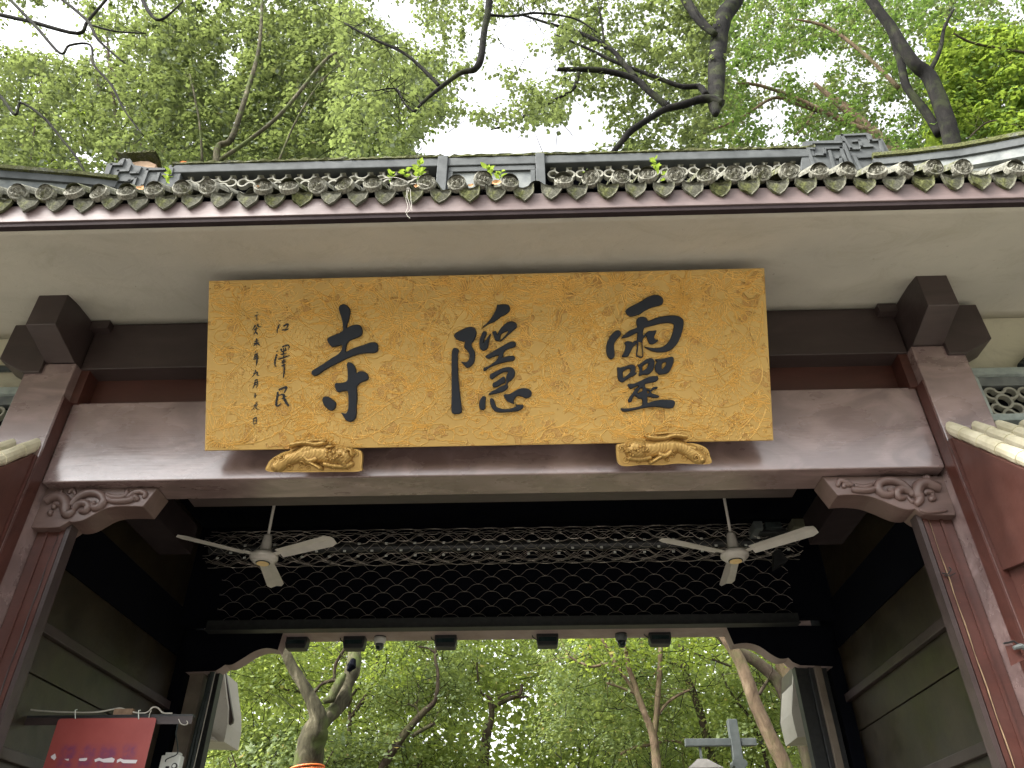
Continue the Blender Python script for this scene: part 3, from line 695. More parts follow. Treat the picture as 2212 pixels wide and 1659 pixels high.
# grille hardware at right
MH = thing('shutter_motor', 'dim motor box with funnel horn hanging beside the right end of the shutter coil', 'motor', at(1690, 1130, 7.4))
def hb(x0, y0, x1, y1, Y, dpt, nm, m_): 
    a = at(x0, y0, Y); c = at(x1, y1, Y); MB().box(min(a.x, c.x), max(a.x, c.x), Y, Y+dpt, min(a.z, c.z), max(a.z, c.z)).build(nm, m_, MH, bevel=.008)
hb(1627, 1125, 1650, 1142, 7.3, .25, 'motor_box', M_steel); hb(1652, 1127, 1690, 1140, 7.32, .2, 'motor_housing', M_darkcable)
hb(1710, 1120, 1745, 1138, 7.3, .2, 'junction_box', simple('olive_box', (0.08, 0.08, 0.05), (0.13, 0.12, 0.08), 9, 0.7, 0.1))
hb(1640, 1141, 1700, 1150, 7.36, .1, 'motor_mount', M_blackmetal)
MB().prism([at(1672, 1190, 7.2), at(1685, 1186, 7.2), at(1702, 1210, 7.2), at(1672, 1228, 7.2)], (0, .08, 0)).build('horn', M_blackmetal, MH)

# =================================================================== CEILING FANS
def fan(hx, hy, tips, rodtop, label):
    z = 4.41
    h = atz(hx, hy, z)
    F = thing('ceiling_fan', label, 'ceiling fan', h, 'ceiling fans under the gate roof')
    MB().tube([(h.x, h.y, z+.10), (h.x, h.y, 5.6)], .013, 10).build('down_rod', M_white, F, smooth=True)
    MB().lathe([(.0, .22), (.034, .22), (.040, .20), (.052, .07), (.05, .045)], h, 20).build('rod_cover', M_white, F, smooth=True)
    MB().lathe([(.04, .05), (.095, .045), (.125, .02), (.128, -.005), (.118, -.02), (.10, -.026), (.098, -.04), (.085, -.046), (.066, -.048)], h, 32).build('motor_housing', M_white, F, smooth=True)
    cap = MB().lathe([(.064, -.040), (.064, -.052), (.058, -.056), (.0005, -.057)], h, 28).build('hub_rim', M_darkcable, F)
    MB().lathe([(.056, -.0561), (.055, -.060), (.03, -.0605), (.028, -.059), (.012, -.0595), (.0005, -.061)], h, 28).build('hub_cap', M_brass, F)
    for (tx, ty) in tips:
        t = atz(tx, ty, z+.02); d = t-h; d.z = 0; d.normalize(); L = .77
        n = Vector((-d.y, d.x, 0)); up = Vector((0, 0, 1))
        b = MB(); st = 10
        for i in range(st+1):
            s = i/st; r_ = .17 + (L-.17)*s; wdt = .064 + .016*s if s < .93 else .08*(1-(s-.93)/.07*.35)
            tw = R(-12)
            zz = .012 + .01*s - .0*s
            for sd_, th in ((-1, 0), (0, .012), (1, 0)):
                q = d*r_ + n*(wdt*sd_*math.cos(tw)) + up*(zz + wdt*sd_*math.sin(tw) + th)
                b.v.append(tuple(h+q))
            for sd_, th in ((1, -.004), (0, .008), (-1, -.004)):
                q = d*r_ + n*(wdt*sd_*math.cos(tw)) + up*(zz + wdt*sd_*math.sin(tw) + th)
                b.v.append(tuple(h+q))
        for i in range(st):
            for k in range(6): b.f.append((i*6+k, i*6+(k+1) % 6, i*6+6+(k+1) % 6, i*6+6+k))
        b.f += [tuple(range(6)), tuple(st*6+5-k for k in range(6))]
        bl = b.build('blade', M_white, F, smooth=False)
        a0, a1 = h+d*.10+up*.012, h+d*.20+up*.016
        MB().prism([a0-n*.022, a1-n*.030, a1+n*.030, a0+n*.022], (0, 0, .006)).build('blade_iron', M_white, bl)
    return F
fan(570, 1205, [(735, 1163), (385, 1158), (597, 1268)], (598, 1067), 'cream three bladed ceiling fan under the left half of the gold plaque')
fan(1587, 1200, [(1774, 1140), (1418, 1163), (1568, 1268)], (1558, 1055), 'cream three bladed ceiling fan beside the dim shutter motor and horn')

# =================================================================== PLAQUE
BLc = Vector((XC+.0-2.083, 4.85, 4.527)); Uv = Vector((1, -.0, .0005)).normalized()
Vv = Vector((0, 4.22-4.85, 5.642-4.527)); PH = Vv.length; Vv.normalize(); Nv = Uv.cross(Vv).normalized(); PW = 4.17
def pl(u, v, n=0.0): return BLc + Uv*u + Vv*v + Nv*n
def to_uv(px, py):
    d = ray(px, py); t = (BLc-CAM).dot(Nv)/d.dot(Nv); q = CAM+d*t-BLc; return q.dot(Uv), q.dot(Vv)
PQ = thing('plaque', 'large gold name plaque with black calligraphy leaning out from the beam', 'plaque', pl(PW/2, 0))
b = MB(); b.prism([pl(0, 0, 0), pl(PW, 0, 0), pl(PW, PH, 0), pl(0, PH, 0)], Nv*-.075); b.build('board', M_gold, PQ, bevel=.005)
b = MB(); b.prism([pl(.03, .03, -.077), pl(PW-.03, .03, -.077), pl(PW-.03, PH-.03, -.077), pl(.03, PH-.03, -.077)], Nv*-.03); b.build('backing_board', M_dark, PQ)
for u in (.6, PW-.6):
    MB().tube([pl(u, PH-.1, -.1), pl(u, PH-.1, -.1)+Vector((0, .62, .02))], .012, 6).build('hanger', M_blackmetal, PQ)
# relief lines
class Rel:
    def __init__(s): s.V = []; s.F = []
    def line(s, pts, wd=.0038, ht=.0050):
        P = np.array(pts, float)
        if len(P) < 2: return
        k = (P[:, 0] > .008) & (P[:, 0] < PW-.008) & (P[:, 1] > .008) & (P[:, 1] < PH-.008)
        d = np.gradient(P, axis=0); L = np.hypot(d[:, 0], d[:, 1])+1e-9; n = np.stack([-d[:, 1]/L, d[:, 0]/L], 1)
        b = len(s.V)
        for i in range(len(P)):
            a, c = P[i]-n[i]*wd, P[i]+n[i]*wd
            s.V += [pl(a[0], a[1], .0003), pl(P[i][0], P[i][1], ht), pl(c[0], c[1], .0003)]
        for i in range(len(P)-1):
            if k[i] and k[i+1]:
                q = b+i*3; s.F += [(q, q+1, q+4, q+3), (q+1, q+2, q+5, q+4)]
rel = Rel(); rr_ = random.Random(5)
occ = []
def smooth2(ctrl, k=14): return np.array(catmull(ctrl, k))
def dragon(ctrl, w_=.085, flip=1):
    C = smooth2(ctrl); n = len(C); d = np.gradient(C, axis=0); L = np.hypot(d[:, 0], d[:, 1])+1e-9; N = np.stack([-d[:, 1]/L, d[:, 0]/L], 1)
    W = w_*np.sin(np.linspace(.35, 3.0, n))**.6
    rel.line(C+N*W[:, None]); rel.line(C-N*W[:, None]); rel.line(C+N*(W*.66*flip)[:, None])
    for i in range(0, n, 3): occ.append((C[i, 0], C[i, 1], W[i]+.02))
    # scales
    cum = np.concatenate([[0], np.cumsum(np.hypot(*np.diff(C, axis=0).T))]); tot = cum[-1]; s_ = 0.03; r_i = 0
    while s_ < tot-.05:
        i = int(np.searchsorted(cum, s_)); i = min(i, n-1)
        T = np.array([N[i, 1], -N[i, 0]]); wi = W[i]; m_ = max(2, int(wi*1.6/.032))
        for q in range(m_):
            o_ = -wi*.95 + (q+.5+(.5 if r_i % 2 else 0)*.9)*wi*1.62/m_
            o_ *= flip*-1*-1
            c = C[i]+N[i]*(o_ if flip > 0 else -o_); r_ = wi*.85/m_
            a = np.linspace(-1.35, 1.35, 6)
            rel.line([c + T*(r_*1.1*math.cos(x)) + N[i]*(r_*math.sin(x)) for x in a], .0031, .0040)
        s_ += .034; r_i += 1
    # spiky mane along the back and head flames
    for i in range(4, n-4, 5):
        b0 = C[i]+N[i]*W[i]*flip; T = np.array([N[i, 1], -N[i, 0]])
        rel.line([b0, b0+N[i]*.03*flip+T*.012, b0+T*.035], .0028)
    h = C[0]; T0 = -(C[3]-C[0])/np.linalg.norm(C[3]-C[0]); N0 = np.array([-T0[1], T0[0]])
    for a in np.linspace(-2.4, 2.4, 17):
        dr = T0*math.cos(a)+N0*math.sin(a); pr = np.array([-dr[1], dr[0]]); LL = rr_.uniform(.09, .24)
        st = h+dr*.05; ph = rr_.uniform(0, 6)
        rel.line([st+dr*LL*t+pr*.018*math.sin(ph+t*6)*(t+.2) for t in np.linspace(0, 1, 9)])
        rel.line([st+dr*LL*t+pr*(.022*(1-t)+.018*math.sin(ph+t*6)*(t+.2)) for t in np.linspace(0, 1, 9)])
    for (r1, ex, ey) in ((.05, 0, 0), (.018, .03, .02), (.012, .03, -.02), (.022, .07, 0)):
        a = np.linspace(0, 6.3, 14); rel.line([h+T0*(ex+r1*math.cos(x))+N0*(ey+r1*.75*math.sin(x)) for x in a])
    occ.append((h[0], h[1], .12))
    # legs with claws
    for fr in (.3, .62, .85):
        i = int(n*fr); s1 = rr_.choice((-1, 1)); b0 = C[i]+N[i]*W[i]*s1; T = np.array([N[i, 1], -N[i, 0]]); dr = N[i]*s1
        k1 = b0+dr*.07+T*.03; k2 = k1+T*.06-dr*.0
        for off in (0, .028): rel.line(catmull([tuple(b0+T*off), tuple(k1+T*off), tuple(k2+dr*(off-.014))], 6))
        for a in (-.8, -.3, .2, .7):
            dd = T*math.cos(a)+dr*math.sin(a); pp = np.array([-dd[1], dd[0]])
            rel.line([k2+dd*.06*t+pp*.015*math.sin(t*3) for t in np.linspace(0, 1, 5)])
def cloud(c, r_, ang):
    c = np.array(c); ca, sa = math.cos(ang), math.sin(ang)
    Rm = lambda p: c + np.array([p[0]*ca-p[1]*sa, p[0]*sa+p[1]*ca])
    s1 = rr_.choice((-1, 1)); a = np.linspace(0, 3.9*math.pi/1.3, 18)
    rel.line([Rm((r_*.42*(1-t/len(a)*.85)*math.cos(x)*s1, r_*.36*(1-t/len(a)*.85)*math.sin(x))) for t, x in enumerate(a)])
    m_ = rr_.choice((5, 6, 7)); a = np.linspace(0, 2*math.pi, 7*m_)
    rel.line([Rm((r_*1.35*math.cos(x)*(1+.10*abs(math.sin(m_*x/2))), r_*.72*math.sin(x)*(1+.22*abs(math.sin(m_*x/2))))) for x in a])
    for k in (0, 1):
        y = -.3+.5*k
        rel.line([Rm((r_*(1.2+2.2*t)*s1, r_*(y*(1-t)+.16*math.sin(5*t+k)))) for t in np.linspace(0, 1, 11)])
PU = lambda px, py: to_uv(px, py)
dr_list = [[(520,680),(560,760),(500,840),(560,900),(640,870),(700,820),(690,760)], [(740,680),(700,740),(640,720),(600,660),(640,625)], [(860,690),(900,640),(850,620),(800,650),(830,720),(900,760),(960,730)],
  [(690,905),(770,930),(840,890),(900,850),(880,800),(820,790)], [(1010,640),(960,690),(930,780),(960,860),(900,920)], [(1080,640),(1040,720),(1090,790),(1060,860),(1120,920),(1200,900)], [(1230,640),(1290,700),(1250,770),(1190,800),(1220,860),(1280,900)],
  [(1180,620),(1170,700),(1210,740),(1160,790)], [(1560,640),(1500,620),(1510,700),(1580,740),(1620,810),(1560,860),(1500,830)], [(1400,930),(1450,880),(1540,910),(1600,940),(1650,880)], [(1340,620),(1290,650),(1320,740),(1290,820),(1330,900)], [(470,940),(540,930),(600,900),(620,840)], [(1480,640),(1540,700),(1500,760),(1530,800),(1620,740),(1640,650)]]
for k, c in enumerate(dr_list):
    dragon([PU(*p) for p in c], .075+.012*(k % 3), 1 if k % 2 else -1)
tries = 0; placed = []
while tries < 2600 and len(placed) < 210:
    tries += 1; u, v = rr_.uniform(.04, PW-.04), rr_.uniform(.04, PH-.04)
    r_ = rr_.uniform(.035, .07)
    if any((u-a)**2+(v-b_)**2 < (w_+r_*.6)**2 for a, b_, w_ in occ) or any((u-a)**2/2.2+(v-b_)**2 < (w_*.75+r_*.8)**2 for a, b_, w_ in placed): continue
    placed.append((u, v, r_)); cloud((u, v), r_, rr_.uniform(-.4, .4))
for _ in range(330):
    u, v = rr_.uniform(0, PW), rr_.uniform(0, PH)
    if any((u-a)**2+(v-b_)**2 < (w_*.8)**2 for a, b_, w_ in occ): continue
    a = rr_.uniform(-.7, .7); L = rr_.uniform(.08, .28); ph = rr_.uniform(0, 6)
    for off in (0, .016): rel.line([(u+L*t*math.cos(a)-(.018*math.sin(7*t+ph)+off)*math.sin(a), v+L*t*math.sin(a)+(.018*math.sin(7*t+ph)+off)*math.cos(a)) for t in np.linspace(0, 1, 12)])
me = bpy.data.meshes.new('relief'); off = wloc(PQ); me.from_pydata([tuple(p-off) for p in rel.V], [], rel.F); me.materials.append(M_goldline)
tag(mkobj('dragon_relief', me, PQ), kind='stuff')
# large characters: traced outlines, puffed
def glyph(name, ox, oy, polys, ex=.012, bev=.008, s=2.7644):
    cu = bpy.data.curves.new(name, 'CURVE'); cu.dimensions = '2D'; cu.fill_mode = 'BOTH'; cu.extrude = ex; cu.bevel_depth = bev; cu.bevel_resolution = 2; cu.offset = -bev*.8
    for p in polys:
        pts = catmull(p, 3, closed=True); sp = cu.splines.new('POLY'); sp.points.add(len(pts)-1); sp.use_cyclic_u = True
        for q, (x, y) in zip(sp.points, pts):
            u, v = to_uv((ox+x/s)*.5486, (oy+y/s)*.5486); q.co = (u, v, 0, 1)
    tmp = bpy.data.objects.new('tmp', cu); COL.objects.link(tmp); dg = bpy.context.evaluated_depsgraph_get()
    me = bpy.data.meshes.new_from_object(tmp.evaluated_get(dg)); bpy.data.objects.remove(tmp)
    Mx = Matrix(((Uv.x, Vv.x, Nv.x, 0), (Uv.y, Vv.y, Nv.y, 0), (Uv.z, Vv.z, Nv.z, 0), (0, 0, 0, 1)))
    me.transform(Mx); me.transform(Matrix.Translation(BLc - wloc(PQ) + Nv*(ex*.35))); me.materials.clear(); me.materials.append(M_ink)
    return mkobj(name, me, PQ)
S1 = [[(560,222),(595,232),(630,270),(636,310),(625,370),(605,430),(598,478),(650,455),(700,443),(745,455),(765,490),(765,540),(740,570),(690,590),(640,610),(605,640),(590,690),(590,740),(640,715),(700,690),(780,665),(850,640),(900,636),(930,650),(940,690),(930,730),(895,748),(830,750),(760,757),(680,778),(600,810),(520,850),(430,895),(350,940),(290,985),(250,997),(222,980),(222,950),(245,930),(290,905),(360,860),(440,805),(500,770),(535,735),(550,700),(548,662),(500,672),(450,683),(420,665),(392,620),(392,600),(420,575),(480,550),(540,525),(560,500),(558,440),(545,370),(525,310),(515,270),(525,240)],
[(622,852),(655,862),(685,895),(698,930),(705,975),(730,955),(775,950),(815,970),(833,1005),(830,1035),(800,1052),(750,1072),(720,1100),(708,1130),(712,1230),(705,1330),(703,1420),(685,1470),(650,1495),(620,1494),(590,1475),(565,1435),(543,1400),(570,1408),(600,1400),(618,1350),(620,1250),(612,1165),(560,1165),(510,1175),(485,1150),(472,1105),(480,1080),(530,1078),(580,1068),(610,1040),(612,960),(603,890),(608,860)],
[(380,1223),(420,1240),(470,1280),(483,1310),(470,1350),(440,1375),(405,1365),(360,1320),(338,1270),(345,1235)]]
S2 = [[(195,697),(230,708),(240,730),(232,760),(230,900),(240,1080),(258,1240),(272,1370),(262,1400),(235,1412),(190,1410),(165,1390),(163,1300),(165,1150),(163,950),(165,800),(172,720)],
[(380,470),(412,480),(430,520),(425,570),(400,620),(378,650),(385,690),(410,730),(416,790),(405,850),(375,890),(335,912),(310,895),(285,865),(270,848),(300,852),(330,850),(355,815),(355,760),(330,720),(303,690),(305,650),(310,622),(270,622),(225,605),(192,570),(200,545),(240,515),(300,488),(345,472)],
[(665,228),(760,225),(790,250),(793,285),(765,320),(700,355),(640,400),(600,420),(550,440),(500,475),(540,435),(580,390),(615,340),(645,280),(655,240)],
[(520,517),(545,530),(530,570),(512,610),(508,645),(530,615),(560,575),(588,545),(575,590),(565,640),(555,690),(530,718),(500,722),(478,705),(465,665),(468,610),(490,550),(505,522)],
[(645,515),(620,518),(605,530),(620,560),(635,600),(655,617),(680,618),(688,600),(690,570),(700,545),(740,520),(775,510),(765,540),(720,590),(690,625),(730,595),(790,540),(850,490),(872,460),(862,430),(830,412),(790,412),(740,440),(700,480),(675,520),(660,550),(650,535)],
[(840,630),(858,645),(855,670),(830,690),(780,705),(745,725),(725,750),(722,780),(710,800),(740,795),(790,785),(835,785),(850,805),(835,830),(790,840),(720,855),(650,875),(590,900),(550,925),(520,946),(507,935),(515,915),(560,895),(610,865),(650,830),(670,800),(672,775),(620,790),(570,810),(540,800),(535,785),(580,755),(640,720),(700,685),(760,650),(800,632)],
[(800,907),(835,925),(850,965),(840,1010),(810,1045),(785,1060),(768,1090),(775,1110),(765,1140),(720,1170),(670,1185),(610,1198),(565,1204),(590,1175),(640,1150),(690,1120),(740,1098),(757,1080),(757,1030),(762,990),(775,960),(745,955),(700,970),(650,1000),(610,1030),(585,1028),(578,1005),(590,980),(640,955),(700,925),(750,908)],
[(728,1010),(745,1030),(744,1070),(710,1086),(660,1115),(625,1122),(610,1110),(612,1080),(650,1060),(690,1030)],
[(510,1220),(530,1228),(532,1260),(528,1310),(528,1350),(505,1368),(475,1362),(463,1320),(470,1270),(490,1235)],
[(590,1243),(615,1252),(632,1290),(645,1330),(680,1352),(740,1362),(800,1355),(850,1340),(870,1325),(855,1312),(900,1318),(935,1315),(942,1335),(920,1360),(880,1380),(800,1390),(700,1395),(640,1385),(605,1350),(585,1300),(580,1260)],
[(960,1135),(1000,1145),(1030,1175),(1028,1210),(1000,1235),(960,1240),(920,1220),(880,1215),(850,1240),(835,1275),(842,1300),(800,1290),(765,1270),(745,1240),(730,1215),(745,1200),(800,1195),(850,1165),(900,1140)]]
S3 = [[(640,125),(700,130),(735,155),(745,190),(730,225),(680,240),(610,260),(540,295),(490,330),(440,345),(390,353),(350,325),(340,295),(365,265),(430,230),(500,195),(570,150)],
[(265,507),(285,535),(275,565),(245,600),(218,640),(210,680),(217,740),(215,790),(190,815),(165,810),(140,775),(130,720),(135,650),(160,590),(200,535),(235,512)],
[(295,585),(330,550),(380,510),(430,490),(465,470),(458,430),(460,390),(485,365),(530,360),(565,375),(585,405),(650,380),(740,355),(840,345),(910,355),(955,385),(965,430),(955,500),(930,580),(895,650),(850,700),(800,730),(730,742),(660,738),(600,718),(548,685),(600,695),(670,700),(740,685),(790,650),(830,590),(855,520),(865,460),(850,430),(800,422),(720,430),(640,450),(580,465),(540,480),(525,520),(528,560),(560,535),(590,515),(640,512),(670,508),(660,540),(645,580),(660,605),(688,612),(670,635),(630,655),(600,648),(585,620),(570,585),(562,562),(530,590),(520,640),(522,700),(528,780),(510,800),(475,795),(453,775),(460,720),(465,640),(445,660),(415,690),(390,740),(365,785),(335,793),(300,790),(320,750),(335,710),(340,665),(328,640),(360,623),(400,630),(412,640),(430,625),(460,615),(468,560),(465,530),(420,550),(370,575),(330,585)],
[(250,910),(280,912),(340,895),(400,878),(435,890),(448,920),(440,960),(457,968),(440,990),(400,1010),(350,1040),(310,1068),(275,1060),(255,1020),(252,960)], [(380,920),(345,930),(312,950),(305,980),(312,1020),(350,1000),(385,965),(395,935)],
[(475,880),(500,870),(540,835),(590,812),(630,815),(648,845),(645,900),(625,950),(580,985),(530,985),(485,998),(490,960),(490,920),(478,900)], [(580,860),(550,870),(520,900),(518,945),(550,935),(580,900),(590,870)],
[(665,820),(710,820),(770,810),(830,793),(858,810),(855,860),(830,920),(800,965),(750,980),(700,982),(665,945),(660,890),(680,850),(668,835)], [(775,850),(740,860),(728,890),(735,930),(760,905),(780,880)],
[(650,1003),(685,1008),(692,1035),(670,1060),(620,1072),(570,1082),(545,1095),(555,1130),(600,1150),(615,1150),(640,1125),(680,1120),(675,1140),(640,1150),(615,1175),(620,1190),(660,1205),(698,1220),(690,1235),(640,1238),(600,1225),(570,1230),(575,1265),(578,1295),(640,1275),(720,1262),(800,1262),(860,1270),(872,1305),(850,1345),(800,1352),(720,1340),(640,1335),(560,1345),(480,1360),(400,1378),(330,1388),(300,1375),(290,1355),(350,1355),(440,1345),(510,1325),(525,1290),(515,1250),(480,1245),(440,1215),(430,1215),(410,1250),(400,1280),(375,1285),(365,1265),(385,1230),(410,1195),(430,1170),(445,1140),(470,1130),(480,1108),(440,1120),(400,1138),(380,1130),(362,1100),(375,1088),(430,1085),(490,1060),(560,1025),(610,1008)],
[(500,1130),(525,1140),(520,1165),(490,1180),(480,1195),(465,1180),(485,1155)], [(575,1160),(600,1175),(585,1195),(570,1180)]]
glyph('character', 1150, 1120, S1); glyph('character', 1720, 1120, S2); glyph('character', 2340, 1120, S3)
# small inscription: brush strokes as tapered ribbons
def small(strokes, sc_=1.0):
    b = MB(); hk = 0
    for pts, wd in strokes:
        if len(pts) == 1: pts = [pts[0], (pts[0][0]+6, pts[0][1]+4)]
        C = catmull(pts, 5); uv = [to_uv((950+x/3.32)*.5486, (1200+y/3.32)*.5486) for x, y in C]; n = len(uv)
        hk += 1; h = .0042+.00035*hk
        w0 = wd/3.32*.5486*.00336/2*(1.12 if wd > 14 else 1.5)
        b0 = len(b.v)
        for i, (u, v) in enumerate(uv):
            a, c = uv[max(0, i-1)], uv[min(n-1, i+1)]; dx, dy = c[0]-a[0], c[1]-a[1]; L = math.hypot(dx, dy)+1e-9
            t = i/(n-1); wv = w0*(.75+.5*math.sin(math.pi*min(1, .2+t)))*(1 if t < .8 else 1-(t-.8)*2.2)
            nx_, ny_ = -dy/L*wv, dx/L*wv
            b.v += [tuple(pl(u-nx_, v-ny_, .0005)), tuple(pl(u-nx_*.6, v-ny_*.6, h)), tuple(pl(u+nx_*.6, v+ny_*.6, h)), tuple(pl(u+nx_, v+ny_, .0005))]
        for i in range(n-1):
            for k in range(3): b.f.append((b0+i*4+k, b0+i*4+k+1, b0+i*4+5+k, b0+i*4+4+k))
        b.f += [(b0, b0+1, b0+2, b0+3), (b0+(n-1)*4+3, b0+(n-1)*4+2, b0+(n-1)*4+1, b0+(n-1)*4)]
    b.build('small_character', M_ink, PQ)
small([([(498,208),(500,216)],32),([(500,255),(475,320),(468,375)],18),([(550,282),(608,252),(602,290),(575,325)],17),([(535,332),(575,330),(622,318)],18)])
small([([(468,606),(471,612)],27),([(468,645),(445,720),(440,780),(460,815)],20),([(520,575),(526,610)],13),([(535,552),(600,530),(626,545),(610,592)],17),([(550,570),(556,600)],10),([(575,562),(580,595)],10),([(525,612),(600,590)],10),([(515,652),(590,638)],12),([(550,610),(552,660)],12),([(485,712),(560,690),(632,662)],15),([(560,665),(550,692)],12),([(530,742),(582,720)],11),([(555,715),(562,750)],11),([(530,762),(585,745)],11),([(530,800),(576,785)],13),([(560,770),(562,870),(550,955)],17)])
small([([(490,1115),(580,1080),(585,1100),(560,1152)],25),([(480,1140),(465,1250),(458,1310),(480,1325),(520,1288)],25),([(480,1190),(552,1165)],15),([(530,1230),(592,1198)],15),([(550,1170),(572,1250),(610,1310),(630,1325)],28)])
small([([(205,98),(215,108)],10),([(175,150),(228,130)],9),([(205,130),(205,205)],10)])
small([([(165,285),(190,265),(165,300),(145,330)],9),([(205,272),(222,258)],9),([(215,255),(222,285),(260,290)],10),([(165,330),(216,308)],9),([(195,290),(190,340),(165,390)],10),([(185,350),(216,395)],12)])
small([([(175,482),(226,468)],10),([(163,507),(237,493)],9),([(200,440),(204,545)],12),([(190,510),(160,540)],9),([(215,505),(242,532)],12)])
small([([(197,600),(180,622)],8),([(180,652),(220,635)],9),([(165,690),(226,670)],9),([(180,650),(176,690)],9),([(160,712),(232,698)],10),([(203,640),(205,730),(195,795)],13)])
small([([(160,902),(210,885),(205,920),(236,925)],11),([(186,850),(180,890),(145,942)],10)])
small([([(182,985),(175,1040),(150,1095)],10),([(185,985),(208,985),(207,1060),(195,1090)],11),([(180,1020),(205,1015)],8),([(175,1047),(205,1040)],8)])
small([([(165,1197),(202,1185)],10),([(182,1160),(180,1222)],11)])
small([([(165,1320),(210,1305),(190,1350),(236,1370)],11),([(205,1275),(180,1330),(135,1380)],10)])
small([([(160,1490),(160,1562)],9),([(160,1490),(200,1480),(195,1560)],11),([(165,1520),(195,1515)],8),([(160,1560),(195,1552)],8)])

# =================================================================== GILT LIONS (carved in relief on a bevelled base)
def lion(ox, oy, outline, caps, bumps, spirals, label):
    P = cropP(ox, oy, 4.424)
    def onp(px, py, n):
        d = ray(px, py); O = BLc+Nv*n; return CAM + d*((O-CAM).dot(Nv)/d.dot(Nv))
    o4 = catmull(outline, 4, True)
    def inside(x, y):
        c = False; j = len(o4)-1
        for i in range(len(o4)):
            if (o4[i][1] > y) != (o4[j][1] > y) and x < (o4[j][0]-o4[i][0])*(y-o4[i][1])/(o4[j][1]-o4[i][1])+o4[i][0]: c = not c
            j = i
        return c
    seg = [(np.array(a), np.array(b_)) for a, b_ in zip(o4, o4[1:]+o4[:1])]
    step = 7; nx, ny = 244, 90; x0, y0 = 212, 86
    gx = x0+np.arange(nx)*step; gy = y0+np.arange(ny)*step
    XX, YY = np.meshgrid(gx, gy, indexing='ij')
    H = np.zeros_like(XX, float)
    edge = np.full_like(H, 1e9)
    for a, b_ in seg:
        d = b_-a; L2 = d@d+1e-9; t = np.clip(((XX-a[0])*d[0]+(YY-a[1])*d[1])/L2, 0, 1)
        edge = np.minimum(edge, np.hypot(XX-a[0]-t*d[0], YY-a[1]-t*d[1]))
    H += .012*np.clip(edge/30, 0, 1)
    for pts, r_, h in caps:
        C = catmull(pts, 4)
        D = np.full_like(H, 1e9); 
        for i in range(len(C)-1):
            a, b_ = np.array(C[i]), np.array(C[i+1]); d = b_-a; L2 = d@d+1e-9
            t = np.clip(((XX-a[0])*d[0]+(YY-a[1])*d[1])/L2, 0, 1); D = np.minimum(D, np.hypot(XX-a[0]-t*d[0], YY-a[1]-t*d[1]))
        H = np.maximum(H, h*np.sqrt(np.clip(1-(D/r_)**2, 0, 1)))
    for (x, y, r_, h) in bumps:
        D = np.hypot(XX-x, YY-y); H += h*np.sqrt(np.clip(1-(D/r_)**2, 0, 1))
    for (x, y, r_, h) in spirals:
        dx, dy = XX-x, YY-y; rr = np.hypot(dx, dy); an = np.arctan2(dy, dx)
        H += h*np.clip(np.cos(rr/r_*9-an), -1, 1)*np.clip(1.2-rr/r_, 0, 1)
    H += .0011*np.sin(XX/10+YY/15+2.5*np.sin(YY/37)+1.7*np.sin(XX/53))*(H > .03)
    T = thing('gilt_lion', label, 'lion carving', onp(*P(1050, 700), .03), 'gilt lions carrying the plaque')
    V = []; idx = -np.ones((nx, ny), int)
    for i in range(nx):
        for j in range(ny):
            if inside(gx[i], gy[j]):
                p = onp(*P(gx[i], gy[j]), .05)+Nv*float(H[i, j]*1.15-.01); idx[i, j] = len(V); V.append(tuple(p))
    Fc = [(idx[i, j], idx[i+1, j], idx[i+1, j+1], idx[i, j+1]) for i in range(nx-1) for j in range(ny-1) if min(idx[i, j], idx[i+1, j], idx[i+1, j+1], idx[i, j+1]) >= 0]
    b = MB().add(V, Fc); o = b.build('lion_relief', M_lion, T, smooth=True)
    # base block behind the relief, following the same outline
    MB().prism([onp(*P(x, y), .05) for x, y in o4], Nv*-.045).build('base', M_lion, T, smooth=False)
def mir(L, f): return [f(*q) for q in L]
out1 = [(240,690),(240,560),(300,480),(420,400),(540,345),(620,330),(650,260),(700,190),(800,170),(900,130),(1050,120),(1180,140),(1250,130),(1240,180),(1330,190),(1340,240),(1450,235),(1600,240),(1700,290),(1800,310),(1880,380),(1870,600),(1830,690),(1300,700),(800,705)]
caps1 = [([(420,600),(600,480),(780,420),(900,330),(1000,300)],120,.055), ([(900,420),(1100,380),(1300,400),(1450,420)],170,.06), ([(1500,400),(1560,430)],170,.075), ([(950,520),(1050,560),(1180,640)],42,.06), ([(900,430),(980,500),(1100,470)],60,.065), ([(650,240),(800,200),(950,190),(1100,220),(1250,190)],55,.07), ([(950,160),(1080,150),(1220,150)],35,.06), ([(1250,560),(1400,590),(1600,600),(1700,560)],55,.045), ([(1300,270),(1390,250)],35,.07), ([(1620,300),(1700,320),(1720,400)],45,.06)]
bum1 = [(1310,350,24,.02),(1300,420,24,.02),(1320,480,24,.02),(1360,330,22,.02),(1440,360,30,.025),(1380,390,22,.018),(1540,390,26,.022),(1640,330,30,.02),(1500,440,24,.02),(1580,440,24,.02),(1430,470,24,.02),(1600,560,40,.02),(1190,640,30,.02),(1370,500,22,.018),(1480,300,26,.018)]
spi1 = [(370,480,70,.014),(510,440,60,.014),(630,610,60,.012),(850,560,65,.012),(800,650,45,.01),(1380,650,45,.01),(1780,380,55,.014),(1640,660,40,.01),(950,640,45,.01)]
lion(1000, 1700, out1, caps1, bum1, spi1, 'gilt carved lion under the plaque below the left characters, head to the right')
out2 = [(210,330),(270,300),(340,280),(450,220),(600,200),(700,215),(740,190),(700,150),(800,160),(850,100),(1000,95),(1200,90),(1330,85),(1430,150),(1450,200),(1430,280),(1560,290),(1700,330),(1800,400),(1835,500),(1830,650),(1300,640),(1000,670),(650,665),(400,690),(270,660),(220,560)]
